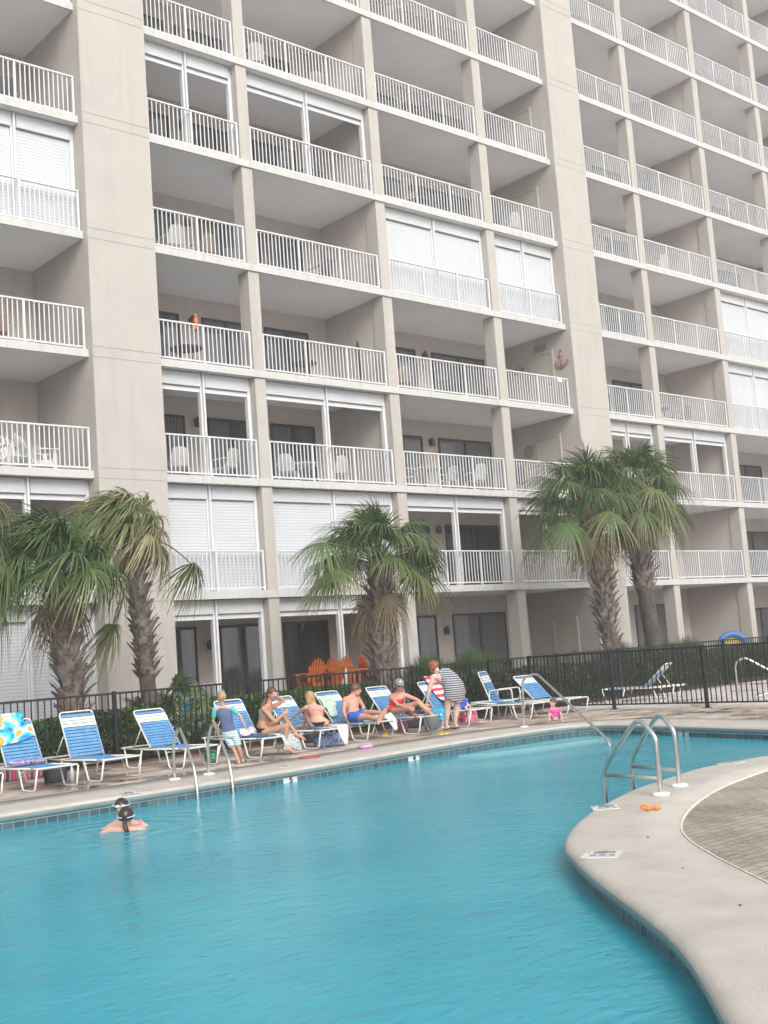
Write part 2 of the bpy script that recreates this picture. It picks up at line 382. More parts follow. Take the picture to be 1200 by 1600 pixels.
# water
def watermat():
    m = bpy.data.materials.new('turquoise pool water'); m.use_nodes = True; L = m.node_tree.links; b = m.node_tree.nodes['Principled BSDF']
    out = m.node_tree.nodes['Material Output']
    tc = N(m, 'ShaderNodeTexCoord'); no = N(m, 'ShaderNodeTexNoise', Scale=.5, Detail=6, Roughness=.6, Distortion=.6); L.new(tc.outputs['Object'], no.inputs['Vector'])
    r = N(m, 'ShaderNodeValToRGB'); e = r.color_ramp.elements; e[0].position = .35; e[1].position = .7
    e[0].color = (.040, .37, .48, 1); e[1].color = (.065, .45, .56, 1)
    L.new(no.outputs['Fac'], r.inputs[0]); L.new(r.outputs[0], b.inputs['Base Color'])
    b.inputs['Roughness'].default_value = .12; b.inputs['IOR'].default_value = 1.33
    mp = N(m, 'ShaderNodeMapping'); mp.inputs['Rotation'].default_value = (0, 0, R(35)); mp.inputs['Scale'].default_value = (1, 1.7, 1); L.new(tc.outputs['Object'], mp.inputs[0])
    n1 = N(m, 'ShaderNodeTexNoise', Scale=2.2, Detail=5, Roughness=.55, Distortion=.8); L.new(mp.outputs[0], n1.inputs['Vector'])
    n2 = N(m, 'ShaderNodeTexNoise', Scale=9, Detail=4, Roughness=.5, Distortion=.5); L.new(mp.outputs[0], n2.inputs['Vector'])
    b1 = N(m, 'ShaderNodeBump', Strength=.28, Distance=.07); L.new(n1.outputs['Fac'], b1.inputs['Height'])
    b2 = N(m, 'ShaderNodeBump', Strength=.35, Distance=.03); L.new(n2.outputs['Fac'], b2.inputs['Height']); L.new(b1.outputs[0], b2.inputs['Normal']); L.new(b2.outputs[0], b.inputs['Normal'])
    # rings spreading from the two swimmers
    sw = gz(196, 1300, -.2); mp3 = N(m, 'ShaderNodeMapping'); mp3.inputs['Location'].default_value = (-sw.x, -sw.y, 0); L.new(tc.outputs['Object'], mp3.inputs[0])
    wv = N(m, 'ShaderNodeTexWave', Scale=.9, Distortion=6, Detail=2); wv.wave_type = 'RINGS'; wv.rings_direction = 'Z'; L.new(mp3.outputs[0], wv.inputs['Vector'])
    l3 = N(m, 'ShaderNodeVectorMath', operation='LENGTH'); L.new(mp3.outputs[0], l3.inputs[0]); f3 = N(m, 'ShaderNodeMapRange'); f3.inputs['From Min'].default_value = .3; f3.inputs['From Max'].default_value = 1.5; f3.inputs['To Min'].default_value = .35; f3.inputs['To Max'].default_value = 0; L.new(l3.outputs['Value'], f3.inputs[0])
    b3 = N(m, 'ShaderNodeBump', Distance=.07); L.new(f3.outputs[0], b3.inputs['Strength']); L.new(wv.outputs['Fac'], b3.inputs['Height']); L.new(b2.outputs[0], b3.inputs['Normal']); L.new(b3.outputs[0], b.inputs['Normal']); b2 = b3
    tr = N(m, 'ShaderNodeBsdfTransparent'); tr.inputs[0].default_value = (.75, .95, .97, 1)
    fr = N(m, 'ShaderNodeFresnel', IOR=1.33); L.new(b2.outputs[0], fr.inputs['Normal'])
    # share of light let through: less at glancing view
    mr = N(m, 'ShaderNodeMapRange'); mr.inputs['To Min'].default_value = .30; mr.inputs['To Max'].default_value = 0.0; L.new(fr.outputs[0], mr.inputs[0])
    # the water over the entry steps is only a hand deep, so its bottom shows
    mp2 = N(m, 'ShaderNodeMapping'); mp2.inputs['Location'].default_value = (-15.4*.36, 10.0*.62, 0); mp2.inputs['Scale'].default_value = (.36, .62, 1); L.new(tc.outputs['Object'], mp2.inputs[0])
    ln = N(m, 'ShaderNodeVectorMath', operation='LENGTH'); L.new(mp2.outputs[0], ln.inputs[0])
    sh = N(m, 'ShaderNodeMapRange'); sh.inputs['From Min'].default_value = .55; sh.inputs['From Max'].default_value = 1.15; sh.inputs['To Min'].default_value = .45; sh.inputs['To Max'].default_value = 0; L.new(ln.outputs['Value'], sh.inputs[0])
    ad = N(m, 'ShaderNodeMath', operation='MAXIMUM'); L.new(mr.outputs[0], ad.inputs[0]); L.new(sh.outputs[0], ad.inputs[1])
    mx = N(m, 'ShaderNodeMixShader'); L.new(ad.outputs[0], mx.inputs[0]); L.new(b.outputs[0], mx.inputs[1]); L.new(tr.outputs[0], mx.inputs[2])
    L.new(mx.outputs[0], out.inputs['Surface']); return m
WATER = watermat()
bm = bmesh.new(); vs = [bm.verts.new(p+nor[i]*.0+V((0, 0, ZW))) for i, p in enumerate(pool)]
es = [bm.edges.new((vs[i], vs[(i+1) % n])) for i in range(n)]; bmesh.ops.triangle_fill(bm, edges=es, use_beauty=True)
bmesh.ops.recalc_face_normals(bm, faces=bm.faces)
if sum(f.normal.z for f in bm.faces) < 0: bmesh.ops.reverse_faces(bm, faces=bm.faces)
me = bpy.data.meshes.new('water'); bm.to_mesh(me); bm.free(); me.materials.append(WATER)
o = bpy.data.objects.new('water', me); COL.objects.link(o); struct(o)

def sheet(name, outer_rect, holes, m, z, kind='structure'):
    bm = bmesh.new(); es = []
    for loop in [outer_rect]+holes:
        vs = [bm.verts.new((p[0], p[1], z)) for p in loop]; es += [bm.edges.new((vs[i], vs[(i+1) % len(vs)])) for i in range(len(vs))]
    bmesh.ops.triangle_fill(bm, edges=es, use_beauty=True); bmesh.ops.recalc_face_normals(bm, faces=bm.faces)
    if sum(f.normal.z*f.calc_area() for f in bm.faces) < 0: bmesh.ops.reverse_faces(bm, faces=bm.faces)
    me = bpy.data.meshes.new(name); bm.to_mesh(me); bm.free(); me.materials.append(m)
    o = bpy.data.objects.new(name, me); COL.objects.link(o); o['kind'] = kind; return o
hole = [(p.x, p.y) for p in pool]
sheet('ground', [(-900, -900), (900, -900), (900, 900), (-900, 900)], [[(p.x, p.y) for p in outer]], GROUND, -.03)
# pool deck pavers: everything on our side of the beds, split so that the island gets its own paving
ho = [(p.x, p.y) for p in outer]
sheet('pool_deck', [(-20, -50), (20.32, -50), (20.32, -5.62), (-20, -5.62)], [ho], PAVE, 0.0)
# speckled island pavers, laid 4 mm over the deck
isl = []
for i in range(n):
    p = pool[i]
    if (p.y < -15.95 and p.x > 3 and p.x < 13.9 and p.y > -22.2 and not (p.x > 14.2)): isl.append(outer[i])
isl = [(p.x, p.y) for p in isl if p.x < 13.4]
isl = [q for q in isl] + [(6.0, -26), (13, -26)] if isl[0][0] > isl[-1][0] else isl
sheet('island_deck', isl, [], PAVE3, .004)
sheet('far_deck', [(20.32, -50), (60, -50), (60, -5.15), (20.32, -5.15)], [], PAVE2, .0)
mb = MB()
def lump(x0, x1, y0, y1, z, st, amp):
    rows = []; ny = max(2, int((y1-y0)/st)); nx = max(2, int((x1-x0)/st))
    for j in range(ny+1):
        rows.append([V((x0+(x1-x0)*i/nx, y0+(y1-y0)*j/ny, z+amp*mnoise.noise(V((i*.7, j*.7, 3))) - (.06 if j in (0, ny) else 0))) for i in range(nx+1)])
    mb.grid(rows)
lump(-4, 46, -5.60, -2.6, .05, .25, .03)
struct(mb.build('mulch_bed', MULCH))
mb = MB(); mb.box(-4, 46, -2.58, 3.0, -.1, .14); struct(mb.build('patio', PATIO))
mb = MB(); mb.box(-4, 20.2, -5.72, -5.61, -.1, .035); mb.box(20.42, 46, -5.25, -5.16, -.1, .04)
struct(mb.build('bed_kerb', mat('dark red kerb', (.13, .085, .07), .8, scale=8)))

# ================================================================ BUILDING
FH = 2.8; S1 = 3.12                      # underside of the first slab; storey height
SLT = .17                                # slab edge thickness
NF = 11
TOPZ = S1 + FH*NF
bld = thing('apartment_building', 'tall beige apartment tower with stacked white railed balconies behind the pool fence', 'building', (25, 1.5, 0))
BACK = 2.7
# bays: (x0, x1) openings, columns between
PIERS = [(12.61, 14.37), (29.66, 31.26), (46.55, 48.3)]
COLS = [(9.33, 9.66), (17.22, 17.55), (21.79, 22.14), (26.31, 26.66), (34.19, 34.53), (38.74, 39.08), (43.2, 43.53), (5.2, 5.55)]
WALLED = {(9.33, 9.66): 0, (21.79, 22.14): 1, (5.2, 5.55): 1, (38.74, 39.08): 1}
BAYS = {'K': (5.55, 9.33), 'L': (9.66, 12.61), 'A': (14.37, 17.22), 'B': (17.55, 21.79), 'C': (22.14, 26.31), 'D': (26.66, 29.66),
        'E': (31.26, 34.19), 'F': (34.53, 38.74), 'G': (39.08, 43.2), 'H': (43.53, 46.55), 'I': (48.3, 51.2), 'J': (51.5, 56)}
XL, XR = 0.0, 60.0
JOINT = mat('shadow joint', (.31, .285, .255), .9)  # control joint lines on the piers, seam under the shutter boxes
def bpart(name, mb, m, label=None, **k):
    o = mb.build(name, m, bld, **k)
    if label: o['label'] = label
    return o
for (a, b) in PIERS:
    mb = MB(); mb.box(a, b, -.20, BACK+.1, .14, TOPZ)
    for k in range(1, NF+1):
        z = S1+FH*(k-1)
        for dz in (-.03, SLT+.04):
            mb.box(a-.003, b+.003, -.204, -.19, z+dz, z+dz+.014, 1)
    bpart('pier', mb, [BEIGE, JOINT])
for (a, b) in COLS:
    mb = MB()
    for k in range(0, NF):
        z0 = .14 if k == 0 else S1+FH*(k-1)+SLT
        mb.box(a, b, .05, .50, z0, S1+FH*k)
    bpart('column', mb, BEIGE)
    if WALLED.get((a, b)):
        mb = MB()
        for k in range(0, NF):
            z0 = .14 if k == 0 else S1+FH*(k-1)+SLT
            mb.box(a+.04, b-.04, .5, BACK, z0, S1+FH*k)
        bpart('partition_wall', mb, BEIGE2)
segs = [(XL, 12.605), (14.375, 29.655), (31.265, 46.545), (48.305, XR)]
for k in range(1, NF+1):
    z = S1+FH*(k-1)
    mb = MB()
    for a, b in segs:
        mb.box(a, b, 0, .055, z-.0, z+SLT, 0)                       # painted edge
        mb.box(a, b, .055, BACK, z+.012, z+SLT-.002, 1)
        mb.box(a, b, .004, .05, z+SLT, z+SLT+.012, 0)
    bpart('balcony_slab', mb, [FASC, CEIL])
mb = MB()
for k in range(0, NF):
    z0 = .14 if k == 0 else S1+FH*(k-1)+SLT
    for a, b in segs: mb.box(a, b, BACK, BACK+.2, z0, S1+FH*k+.012)
bpart('rear_wall', mb, BEIGE2)
mb = MB(); mb.box(XL, XR, BACK+.2, BACK+12, .0, TOPZ); bpart('core_block', mb, BEIGE2)
mb = MB(); mb.box(XL, XR, -.25, BACK+12.2, TOPZ, TOPZ+.6); bpart('roof', mb, FASC)

OPENBOX = {('A',0),('A',2),('A',5),('B',0),('B',2),('B',5),('C',1),('D',1),('E',2),('F',2),('L',1),('L',6),('K',1)}
CLOSED = {('A',1),('B',1),('C',4),('D',4),('L',0),('L',4),('G',3),('G',4),('H',3),('H',4),('K',0),('K',4)}
def lvl(k): return (.14 if k == 0 else S1+FH*(k-1)+SLT), S1+FH*k     # floor, ceiling
# railings
for nm, (x0, x1) in BAYS.items():
    nmid = 1 if (x1-x0) < 3.3 else 2
    for k in range(1, NF):
        z0, z1 = lvl(k); xm = (x0+x1)/2
        if not any(seen((x, .1, z), 90) for x in (x0, xm, x1) for z in (z0, z0+1)): continue
        mb = MB(); zt = z0+1.02; y0, y1 = .10, .14
        mb.box(x0+.02, x1-.02, y0-.012, y1+.012, zt-.035, zt); mb.box(x0+.02, x1-.02, y0, y1, z0+.07, z0+.105)
        posts = [x0+.02]+[x0+(x1-x0)*(j+1)/(nmid+1)-.025 for j in range(nmid)]+[x1-.07]
        for p in posts: mb.box(p, p+.05, y0-.004, y1+.004, z0, zt-.036)
        for j in range(len(posts)-1):
            a, b = posts[j]+.05, posts[j+1]; c = max(3, round((b-a)/.118))
            for q in range(1, c):
                xq = a+(b-a)*q/c; mb.box(xq-.011, xq+.011, y0+.009, y1-.009, z0+.10, zt-.03)
        bpart('balcony_railing', mb, WHITE)
# shutters
for nm, (x0, x1) in BAYS.items():
    for k in range(0, NF):
        if (nm, k) not in OPENBOX and (nm, k) not in CLOSED: continue
        z0, z1 = lvl(k); xm = (x0+x1)/2
        if not any(seen((x, .3, z), 120) for x in (x0, xm, x1) for z in (z0, z1)): continue
        closed = (nm, k) in CLOSED
        mb = MB()
        if nm == 'L' and k == 0: xm = 11.05
        mb.box(xm-.065, xm+.065, .301, .42, z0, z1)
        o = bpart('roller_shutter', mb, WHITE)
        for x in (x0+.0, x1-.09):
            g = MB(); g.box(x, x+.09, .30, .42, z0, z1); c = g.build('guide_rail', WHITE); c.parent = o
        g = MB(); g.box(xm-.025, xm+.025, .22, .299, z0, z1); c = g.build('mullion', WHITE); c.parent = o
        if closed: o['label'] = 'closed white slatted shutter'
        for a, b in ((x0+.09, xm-.065), (xm+.065, x1-.09)):
            m2 = MB(); m2.box(a+.002, b-.002, .26, .50, z1-.34, z1-.012); m2.box(a+.002, b-.002, .275, .49, z1-.352, z1-.342, 1)
            c = m2.build('shutter_box', [WHITE2, JOINT]); c.parent = o
            m3 = MB()
            if closed: m3.box(a+.002, b-.002, .335, .365, z0, z1-.352)
            else: m3.box(a+.002, b-.002, .33, .37, z1-.47, z1-.352)
            c = m3.build('shutter_curtain', SLAT if closed else WHITE); c.parent = o
# doors and windows in the rear wall
def slider(x0, x1, k, glass=GLASS_C, panes=2, h=2.1):
    z0, _ = lvl(k); z1 = z0+h; y = BACK
    mb = MB(); mb.box(x0, x1, y-.05, y+.02, z1-.07, z1); mb.box(x0, x1, y-.05, y+.02, z0, z0+.06)
    w = (x1-x0)/panes
    for j in range(panes+1):
        x = x0+w*j; mb.box(x-(.0 if j == 0 else .045), x+(.0 if j == panes else .045), y-.055, y+.02, z0+.06, z1-.07)
    o = bpart('sliding_door', mb, DFRAME)
    for j in range(panes):
        g = MB(); g.box(x0+w*j+.05, x0+w*(j+1)-.05, y-.02, y-.006, z0+.061, z1-.071)
        c = g.build('glass_pane', glass if not isinstance(glass, list) else glass[j % len(glass)]); c.parent = o
LAMP = mat('bronze wall lamp', (.10, .085, .07), .5)
def sconce(x, k, z):
    mb = MB(); y = BACK; z0 = lvl(k)[0]
    mb.box(x-.05, x+.05, y-.03, y-.001, z0+z-.1, z0+z+.1); mb.tube([(x, y-.03, z0+z+.05), (x, y-.11, z0+z+.12)], .015)
    mb.tube([(x, y-.12, z0+z+.15), (x, y-.12, z0+z+.05), (x, y-.12, z0+z-.12)], [.03, .075, .075], 10)
    bpart('wall_lamp', mb, LAMP)
for k in range(0, NF):
    if k <= 6:
        gl = [GLASS_D, GLASS_C] if k % 2 else [GLASS_C, GLASS_D]
        g0 = [GLASS_D, GLASS_D] if k in (0, 1) else gl
        hh = 2.45 if k == 0 else 2.12
        slider(10.0-.2, 11.6, k, GLASS_C, 1, hh)
        if seen((16, BACK, lvl(k)[0]+1)): slider(15.35, 16.72, k, g0, 1, hh); slider(17.45, 19.0, k, g0, 2, hh); sconce(17.1, k, 1.95)
        if seen((20, BACK, lvl(k)[0]+1)): slider(19.55, 21.1, k, SCREEN if k < 2 else gl, 2 if k else 1, hh)
        slider(24.0, 25.38, k, g0 if k else GLASS_D, 1, hh); sconce(25.75, k, 1.95); slider(26.1, 28.5, k, GLASS_C if k != 1 else SCREEN, 2, hh)
        slider(32.0, 33.9, k, SCREEN if k < 1 else gl, 2, hh); slider(35.4, 37.6, k, gl, 2, hh)
        slider(40.6, 41.7, k, gl, 1); sconce(42.1, k, 1.95); slider(42.5, 45.0, k, gl, 2)
    else:
        for a, b in ((24.0, 25.4), (26.1, 28.5), (32, 33.9), (35.4, 37.6), (42.5, 45)): slider(a, b, k, GLASS_C, 2)
# side doors to the storage closets in the pier walls
DOORM = mat('beige painted door', (.44, .42, .35), .45, var=.04)
for (xw, ks) in ((29.66, range(0, 7)), (46.55, range(1, 8))):
    for k in ks:
        z0 = lvl(k)[0]; mb = MB(); mb.box(xw-.045, xw-.001, .62, .70, z0, z0+2.12, 0); mb.box(xw-.045, xw-.001, 1.60, 1.68, z0, z0+2.12); mb.box(xw-.045, xw-.001, .701, 1.599, z0+2.04, z0+2.12)
        mb.box(xw-.022, xw-.001, .71, 1.59, z0+.01, z0+2.03)
        o = bpart('closet_door', mb, DOORM)
        h = MB(); h.tube([(xw-.03, .80, z0+1.0), (xw-.075, .80, z0+1.0), (xw-.075, .92, z0+1.0)], .011); h.ell((xw-.032, .80, z0+1.0), .01, .03, .03)
        c = h.build('handle', DFRAME); c.parent = o
# ================================================================ FENCE
def fence(name, label, a, b, h=1.22, start_post=True):
    a, b = V(a), V(b); d = (b-a); L = d.length; d.normalize(); ang = math.atan2(d.y, d.x)
    t = thing(name, label, 'fence', a, ang)
    mb = MB(); mb.box(0, L, -.02, .02, h-.035, h); mb.box(0, L, -.015, .015, .09, .12)
    np_ = int(L/.115)
    for i in range(1, np_):
        x = i*.115
        if abs((x+.06) % 2.3-.06) < .05: continue
        mb.box(x-.009, x+.009, -.009, .009, .12, h-.034)
    mb.build('picket_panel', BLACK, t, world=False)
    for i in range(int(L/2.3)+1):
        m2 = MB(); x = i*2.3; m2.box(x-.03, x+.03, -.03, .03, .008, h+.02); m2.box(x-.075, x+.075, -.075, .075, -.01, .008)
        m2.build('post', BLACK, t, world=False)
    return t
fence('pool_fence', 'long black metal picket fence between the loungers and the building hedges', (3, -5.5, 0), (46, -5.5, 0))
fence('pool_fence', 'black metal picket fence at right, in front of the side-on empty lounger', (20.3, -5.62, 0), (20.3, -19.5, 0))

# ================================================================ PALMS
def leafmat(name, cols):
    m = bpy.data.materials.new(name); m.use_nodes = True; L = m.node_tree.links; b = m.node_tree.nodes['Principled BSDF']
    at = N(m, 'ShaderNodeAttribute', attribute_name='tint'); r = N(m, 'ShaderNodeValToRGB'); e = r.color_ramp.elements
    e[0].color = (*cols[0], 1); e[1].color = (*cols[-1], 1)
    for i, c in enumerate(cols[1:-1]): q = e.new((i+1)/(len(cols)-1)); q.color = (*c, 1)
    L.new(at.outputs['Fac'], r.inputs[0]); L.new(r.outputs[0], b.inputs['Base Color']); b.inputs['Roughness'].default_value = .48
    out = m.node_tree.nodes['Material Output']; tl = N(m, 'ShaderNodeBsdfTranslucent'); L.new(r.outputs[0], tl.inputs[0])
    mx = N(m, 'ShaderNodeMixShader'); mx.inputs[0].default_value = .25; L.new(b.outputs[0], mx.inputs[1]); L.new(tl.outputs[0], mx.inputs[2]); L.new(mx.outputs[0], out.inputs['Surface'])
    return m
PALM = leafmat('palm frond green to straw', [(.035, .08, .028), (.065, .13, .035), (.13, .17, .06), (.26, .25, .11), (.42, .34, .19)])
DRY = leafmat('dry palm frond', [(.17, .12, .07), (.30, .23, .13), (.42, .34, .22)])
BARK = mat('fibrous palm trunk', (.12, .098, .082), .95, col2=(.05, .04, .032), scale=9, bump=1, bscale=35, detail=8)
BOOT = mat('grey palm leaf base', (.33, .28, .24), .9, col2=(.11, .085, .07), scale=7, bump=.6, bscale=40, detail=6)
WINDV = V((-.75, .66, 0))
def frond(mb, tint, base, d, plen, Rr, rng, droop=.55, nl=46, wind=.15, base_t=.3, dry=False, wd=.0125):
    d = V(d).normalized(); pts = []
    for i in range(6):
        s = i/5; pts.append(base + d*s*plen + V((0, 0, -plen*.20*s*s)) + WINDV*wind*.3*s*s*plen)
    nv0 = len(mb.v); mb.tube(pts, [.022-.010*i/5 for i in range(6)], 5); tint += [base_t+.18]*(len(mb.v)-nv0)
    hub = pts[-1]; a = (pts[-1]-pts[-2]).normalized(); a = (a+V((0, 0, -.25))).normalized()
    up = V((0, 0, 1)) if abs(a.z) < .93 else V((1, 0, 0))
    l = a.cross(up).normalized(); nn = l.cross(a).normalized()
    tw = rng.uniform(-.5, .5); l2 = l*math.cos(tw)+nn*math.sin(tw); nn = l2.cross(a).normalized()*(1); l = l2
    if nn.z < 0: nn = -nn
    for i in range(nl):
        th = -1.95+3.9*i/(nl-1)+rng.uniform(-.03, .03)
        q = (a*math.cos(th)+l*math.sin(th)); fold = .22*abs(math.sin(th)); q = (q-nn*fold*(1 if rng.random() > .1 else -.3)).normalized()
        Ln = Rr*(1-.30*abs(th)/1.95)*rng.uniform(.86, 1.08); o0 = hub + a*.10*(1-abs(th)/1.95)*Rr*1.0
        side = q.cross(nn).normalized(); tt = min(.95, max(0, base_t+rng.uniform(-.16, .22)))
        dr = droop*rng.uniform(.65, 1.35); wv = wind*rng.uniform(.5, 1.4); kink = rng.random() < .3; rows = []
        K = 6
        for k in range(K+1):
            t = k/K; p = o0 + q*Ln*t*(1-.18*dr*t*t) + V((0, 0, -1))*dr*Ln*(t**2.4)*(1.0 if not kink or t < .55 else 1.35) + WINDV*wv*Ln*t*t
            w = (Ln*t*(3.9/nl)*.52+.004 if t < .38 else wd*(1-((t-.38)/.62)**1.6)+.002)
            w = min(w, wd*1.15); s2 = (side + V((0, 0, .3))*(1 if t > .5 else 0)*rng.uniform(-1, 1)).normalized()
            rows.append((p-s2*w, p+s2*w)); 
        b = len(mb.v)
        for k, (p1, p2) in enumerate(rows):
            mb.v += [tuple(p1), tuple(p2)]; t = k/K; v = min(1, tt+.34*max(0, t-.50)*1.6); tint += [v, v]
            if k: mb.f.append((b+2*k-2, b+2*k-1, b+2*k+1, b+2*k)); mb.m.append(0)
def palm(label, foot, top, r0, r1, seed, nf, plen, Rr, boot=(.0, 1.0), bootlen=.24, wind=.12, droop=.55, tint0=.28, extra=(), squash=1.0, dryn=8, elev=(-35, 80)):
    rng = random.Random(seed); foot, top = V(foot), V(top)
    t = thing('sabal_palm', label, 'palm tree', foot); Lc = top-foot
    mb = MB(); K = 26; rows = []
    def rad(s): return r0+(r1-r0)*s
    def cen(s): return foot+Lc*s+V((.10*math.sin(s*3+seed), .06*math.sin(s*4+seed), 0))*min(1, s*3)*(1-s)
    for k in range(K+1):
        s = k/K; c = cen(s); rows.append([c+V((math.cos(a), math.sin(a), 0))*rad(s)*(1+.10*mnoise.noise(V((math.cos(a)*2, math.sin(a)*2, s*14+seed)))+ (.35*(1-s*12) if s < .08 else 0)) for a in [2*math.pi*j/16 for j in range(16)]])
    mb.grid(rows, 0, True, closeu=True, cap=True); mb.build('trunk', BARK, t)
    mb = MB(); H = Lc.length; nb = int((boot[1]-boot[0])*H/.015)
    for i in range(nb):
        s = boot[0]+(boot[1]-boot[0])*i/nb; c = cen(s); ph = i*2.39996+rng.uniform(-.15, .15)
        o_ = V((math.cos(ph), math.sin(ph), 0)); tg = V((-o_.y, o_.x, 0)); rr = rad(s)*.92
        L1 = bootlen*rng.uniform(.6, 1.25)*(.55+.45*min(1, (s-boot[0])*4+.3)); flare = rng.uniform(.35, .95); tw = rng.choice((-1, 1))*rng.uniform(.2, .6)
        ps = [c+o_*rr-V((0,0,L1*.25)), c+o_*(rr+.045)+V((0,0,L1*.1))+tg*tw*L1*.25, c+o_*(rr+.065+L1*flare*.22)+V((0,0,L1*.5))+tg*tw*L1*.6, c+o_*(rr+.07+L1*flare*.62)+V((0,0,L1*.82))+tg*tw*L1*.95]
        w = .075*rng.uniform(.7, 1.2)
        rr2 = []
        for q, ww in zip(ps, (w, w*.95, w*.72, w*.5)):
            th = .014; rr2.append([q-tg*ww, q-o_*th+V((0,0,-th)), q+tg*ww, q+o_*th+V((0,0,th))])
        mb.grid(rr2, 0, False, closeu=True, cap=True)
    mb.build('leaf_bases', BOOT, t)
    mb = MB(); tint = []
    for i in range(nf):
        az = i*2.39996+rng.uniform(-.2, .2); f = (i+.5)/nf; el = R(elev[0]+(elev[1]-elev[0])*f+rng.uniform(-8, 8))
        d = V((math.cos(az)*math.cos(el)*squash, math.sin(az)*math.cos(el), math.sin(el)))
        frond(mb, tint, top+V((0, 0, -.12+.2*f)), d, plen*rng.uniform(.8, 1.12)*(1 if f < .75 else .8), Rr*rng.uniform(.85, 1.1), rng, droop*(1.15-.35*f), 46, wind, tint0+rng.uniform(-.14, .14)+(.12 if f < .2 else 0))
    for (tip, rad_) in extra:
        v = V(tip)-top; frond(mb, tint, top, v, v.length, rad_, rng, droop*1.1, 50, wind, tint0)
    mb.build('crown', PALM, t, tint=tint)
    if dryn:
        mb = MB(); tint = []
        for i in range(dryn):
            az = i*2.39996+1; el = R(rng.uniform(-75, -50)); d = V((math.cos(az)*math.cos(el), math.sin(az)*math.cos(el), math.sin(el)))
            frond(mb, tint, top+V((0,0,-.1)), d, plen*.55, Rr*.75, rng, .5, 24, wind*.5, .3)
        mb.build('dry_fronds', DRY, t, tint=tint)
    # bare flower stalks
    mb = MB()
    for i in range(4):
        az = rng.uniform(0, 6.28); d = V((math.cos(az), math.sin(az), .55)).normalized(); p = [top+d*s*plen*1.25+V((0, 0, -.35*s*s)) for s in (0, .3, .6, .8, 1)]
        mb.tube(p, [.014, .012, .009, .006, .003], 5)
        for k in range(5):
            b0 = p[2].lerp(p[4], k/5); mb.tube([b0, b0+V((rng.uniform(-.15, .15), rng.uniform(-.15, .15), rng.uniform(-.05, .2)))], [.005, .002], 4)
    mb.build('flower_stalks', BARK, t)
    return t
palm('thick-trunked palm at left with a dense ruff of leaf bases', (9.75, -4.5, .0), (9.46, -4.5, 3.38), .17, .18, 11, 38, .95, .95, (.20, 1.0), .34, .40, .50, .22, extra=[((8.4, -4.9, 3.3), .9), ((8.3, -4.6, 3.9), .95)], elev=(8, 86))
palm('slim leaning palm with fronds blown left, against the wide beige pier', (11.66, -3.8, .0), (11.30, -3.8, 4.2), .17, .11, 5, 30, .72, .85, (.34, 1.0), .26, .6, .72, .48, extra=[((13.15, -3.6, 4.0), .72), ((11.0, -4.4, 3.15), .7), ((10.9, -4.3, 2.75), .6)], dryn=2, elev=(10, 85))
palm('middle palm with a woven trunk, in front of the orange patio chairs', (16.98, -4.3, .0), (17.14, -4.3, 3.5), .17, .21, 23, 38, 1.15, 1.0, (.16, 1.0), .32, .10, .45, .30, extra=[((15.3, -5.0, 3.7), 1.0), ((15.5, -4.6, 4.3), .9), ((18.85, -3.9, 4.1), .85), ((18.9, -3.9, 3.5), .85)], elev=(0, 86))
palm('tall palm at right with a shaggy trunk, left one of the touching pair', (25.98, -3.6, .0), (25.55, -3.6, 5.1), .16, .21, 31, 42, 1.35, 1.10, (.22, .98), .38, .08, .5, .26, extra=[((23.7, -4.4, 4.9), 1.1)], elev=(-6, 84))
palm('tall palm with a bare lower trunk, right one of the touching pair', (27.62, -3.8, .0), (27.12, -3.8, 5.5), .24, .21, 47, 40, 1.30, 1.05, (.50, .98), .38, .08, .5, .28, extra=[((29.7, -3.3, 5.75), 1.1), ((29.2, -3.4, 6.5), .85), ((27.3, -3.8, 6.7), .8)], elev=(-6, 84))
palm('palm mostly cut off by the left edge, only drooping frond tips in view', (7.3, -4.7, .0), (7.45, -4.7, 3.9), .2, .2, 3, 26, .85, .85, (.3, 1.0), .3, .3, .9, .45, dryn=3)

def fanpalm(label, loc, seed, n_=16, size=.6, h=1.0):
    rng = random.Random(seed); t = thing('fan_palm_shrub', label, 'palm shrub', loc); mb = MB(); tint = []
    for i in range(n_):
        az = i*2.39996; el = R(rng.uniform(25, 80)); d = V((math.cos(az)*math.cos(el), math.sin(az)*math.cos(el), math.sin(el)))
        frond(mb, tint, V(loc)+V((0, 0, .1)), d, h*rng.uniform(.55, 1.05), size*rng.uniform(.8, 1.1), rng, .25, 26, .0, .22+rng.uniform(-.1, .12), wd=.02)
    mb.build('fronds', PALM, t, tint=tint)
    mb = MB(); mb.tube([V(loc)+V((0, 0, -.05)), V(loc)+V((.03, 0, .2)), V(loc)+V((0, .02, .32))], [.12, .1, .07], 9); mb.build('stem', BARK, t)
fanpalm('low bushy fan palm right beside the slim leaning palm, against the beige pier', (12.3, -3.0, .05), 3, 16, .5, 1.35)
fanpalm('low bushy fan palm in front of the left patio opening with the grey loungers', (12.95, -3.1, .05), 8, 18, .55, 1.25)

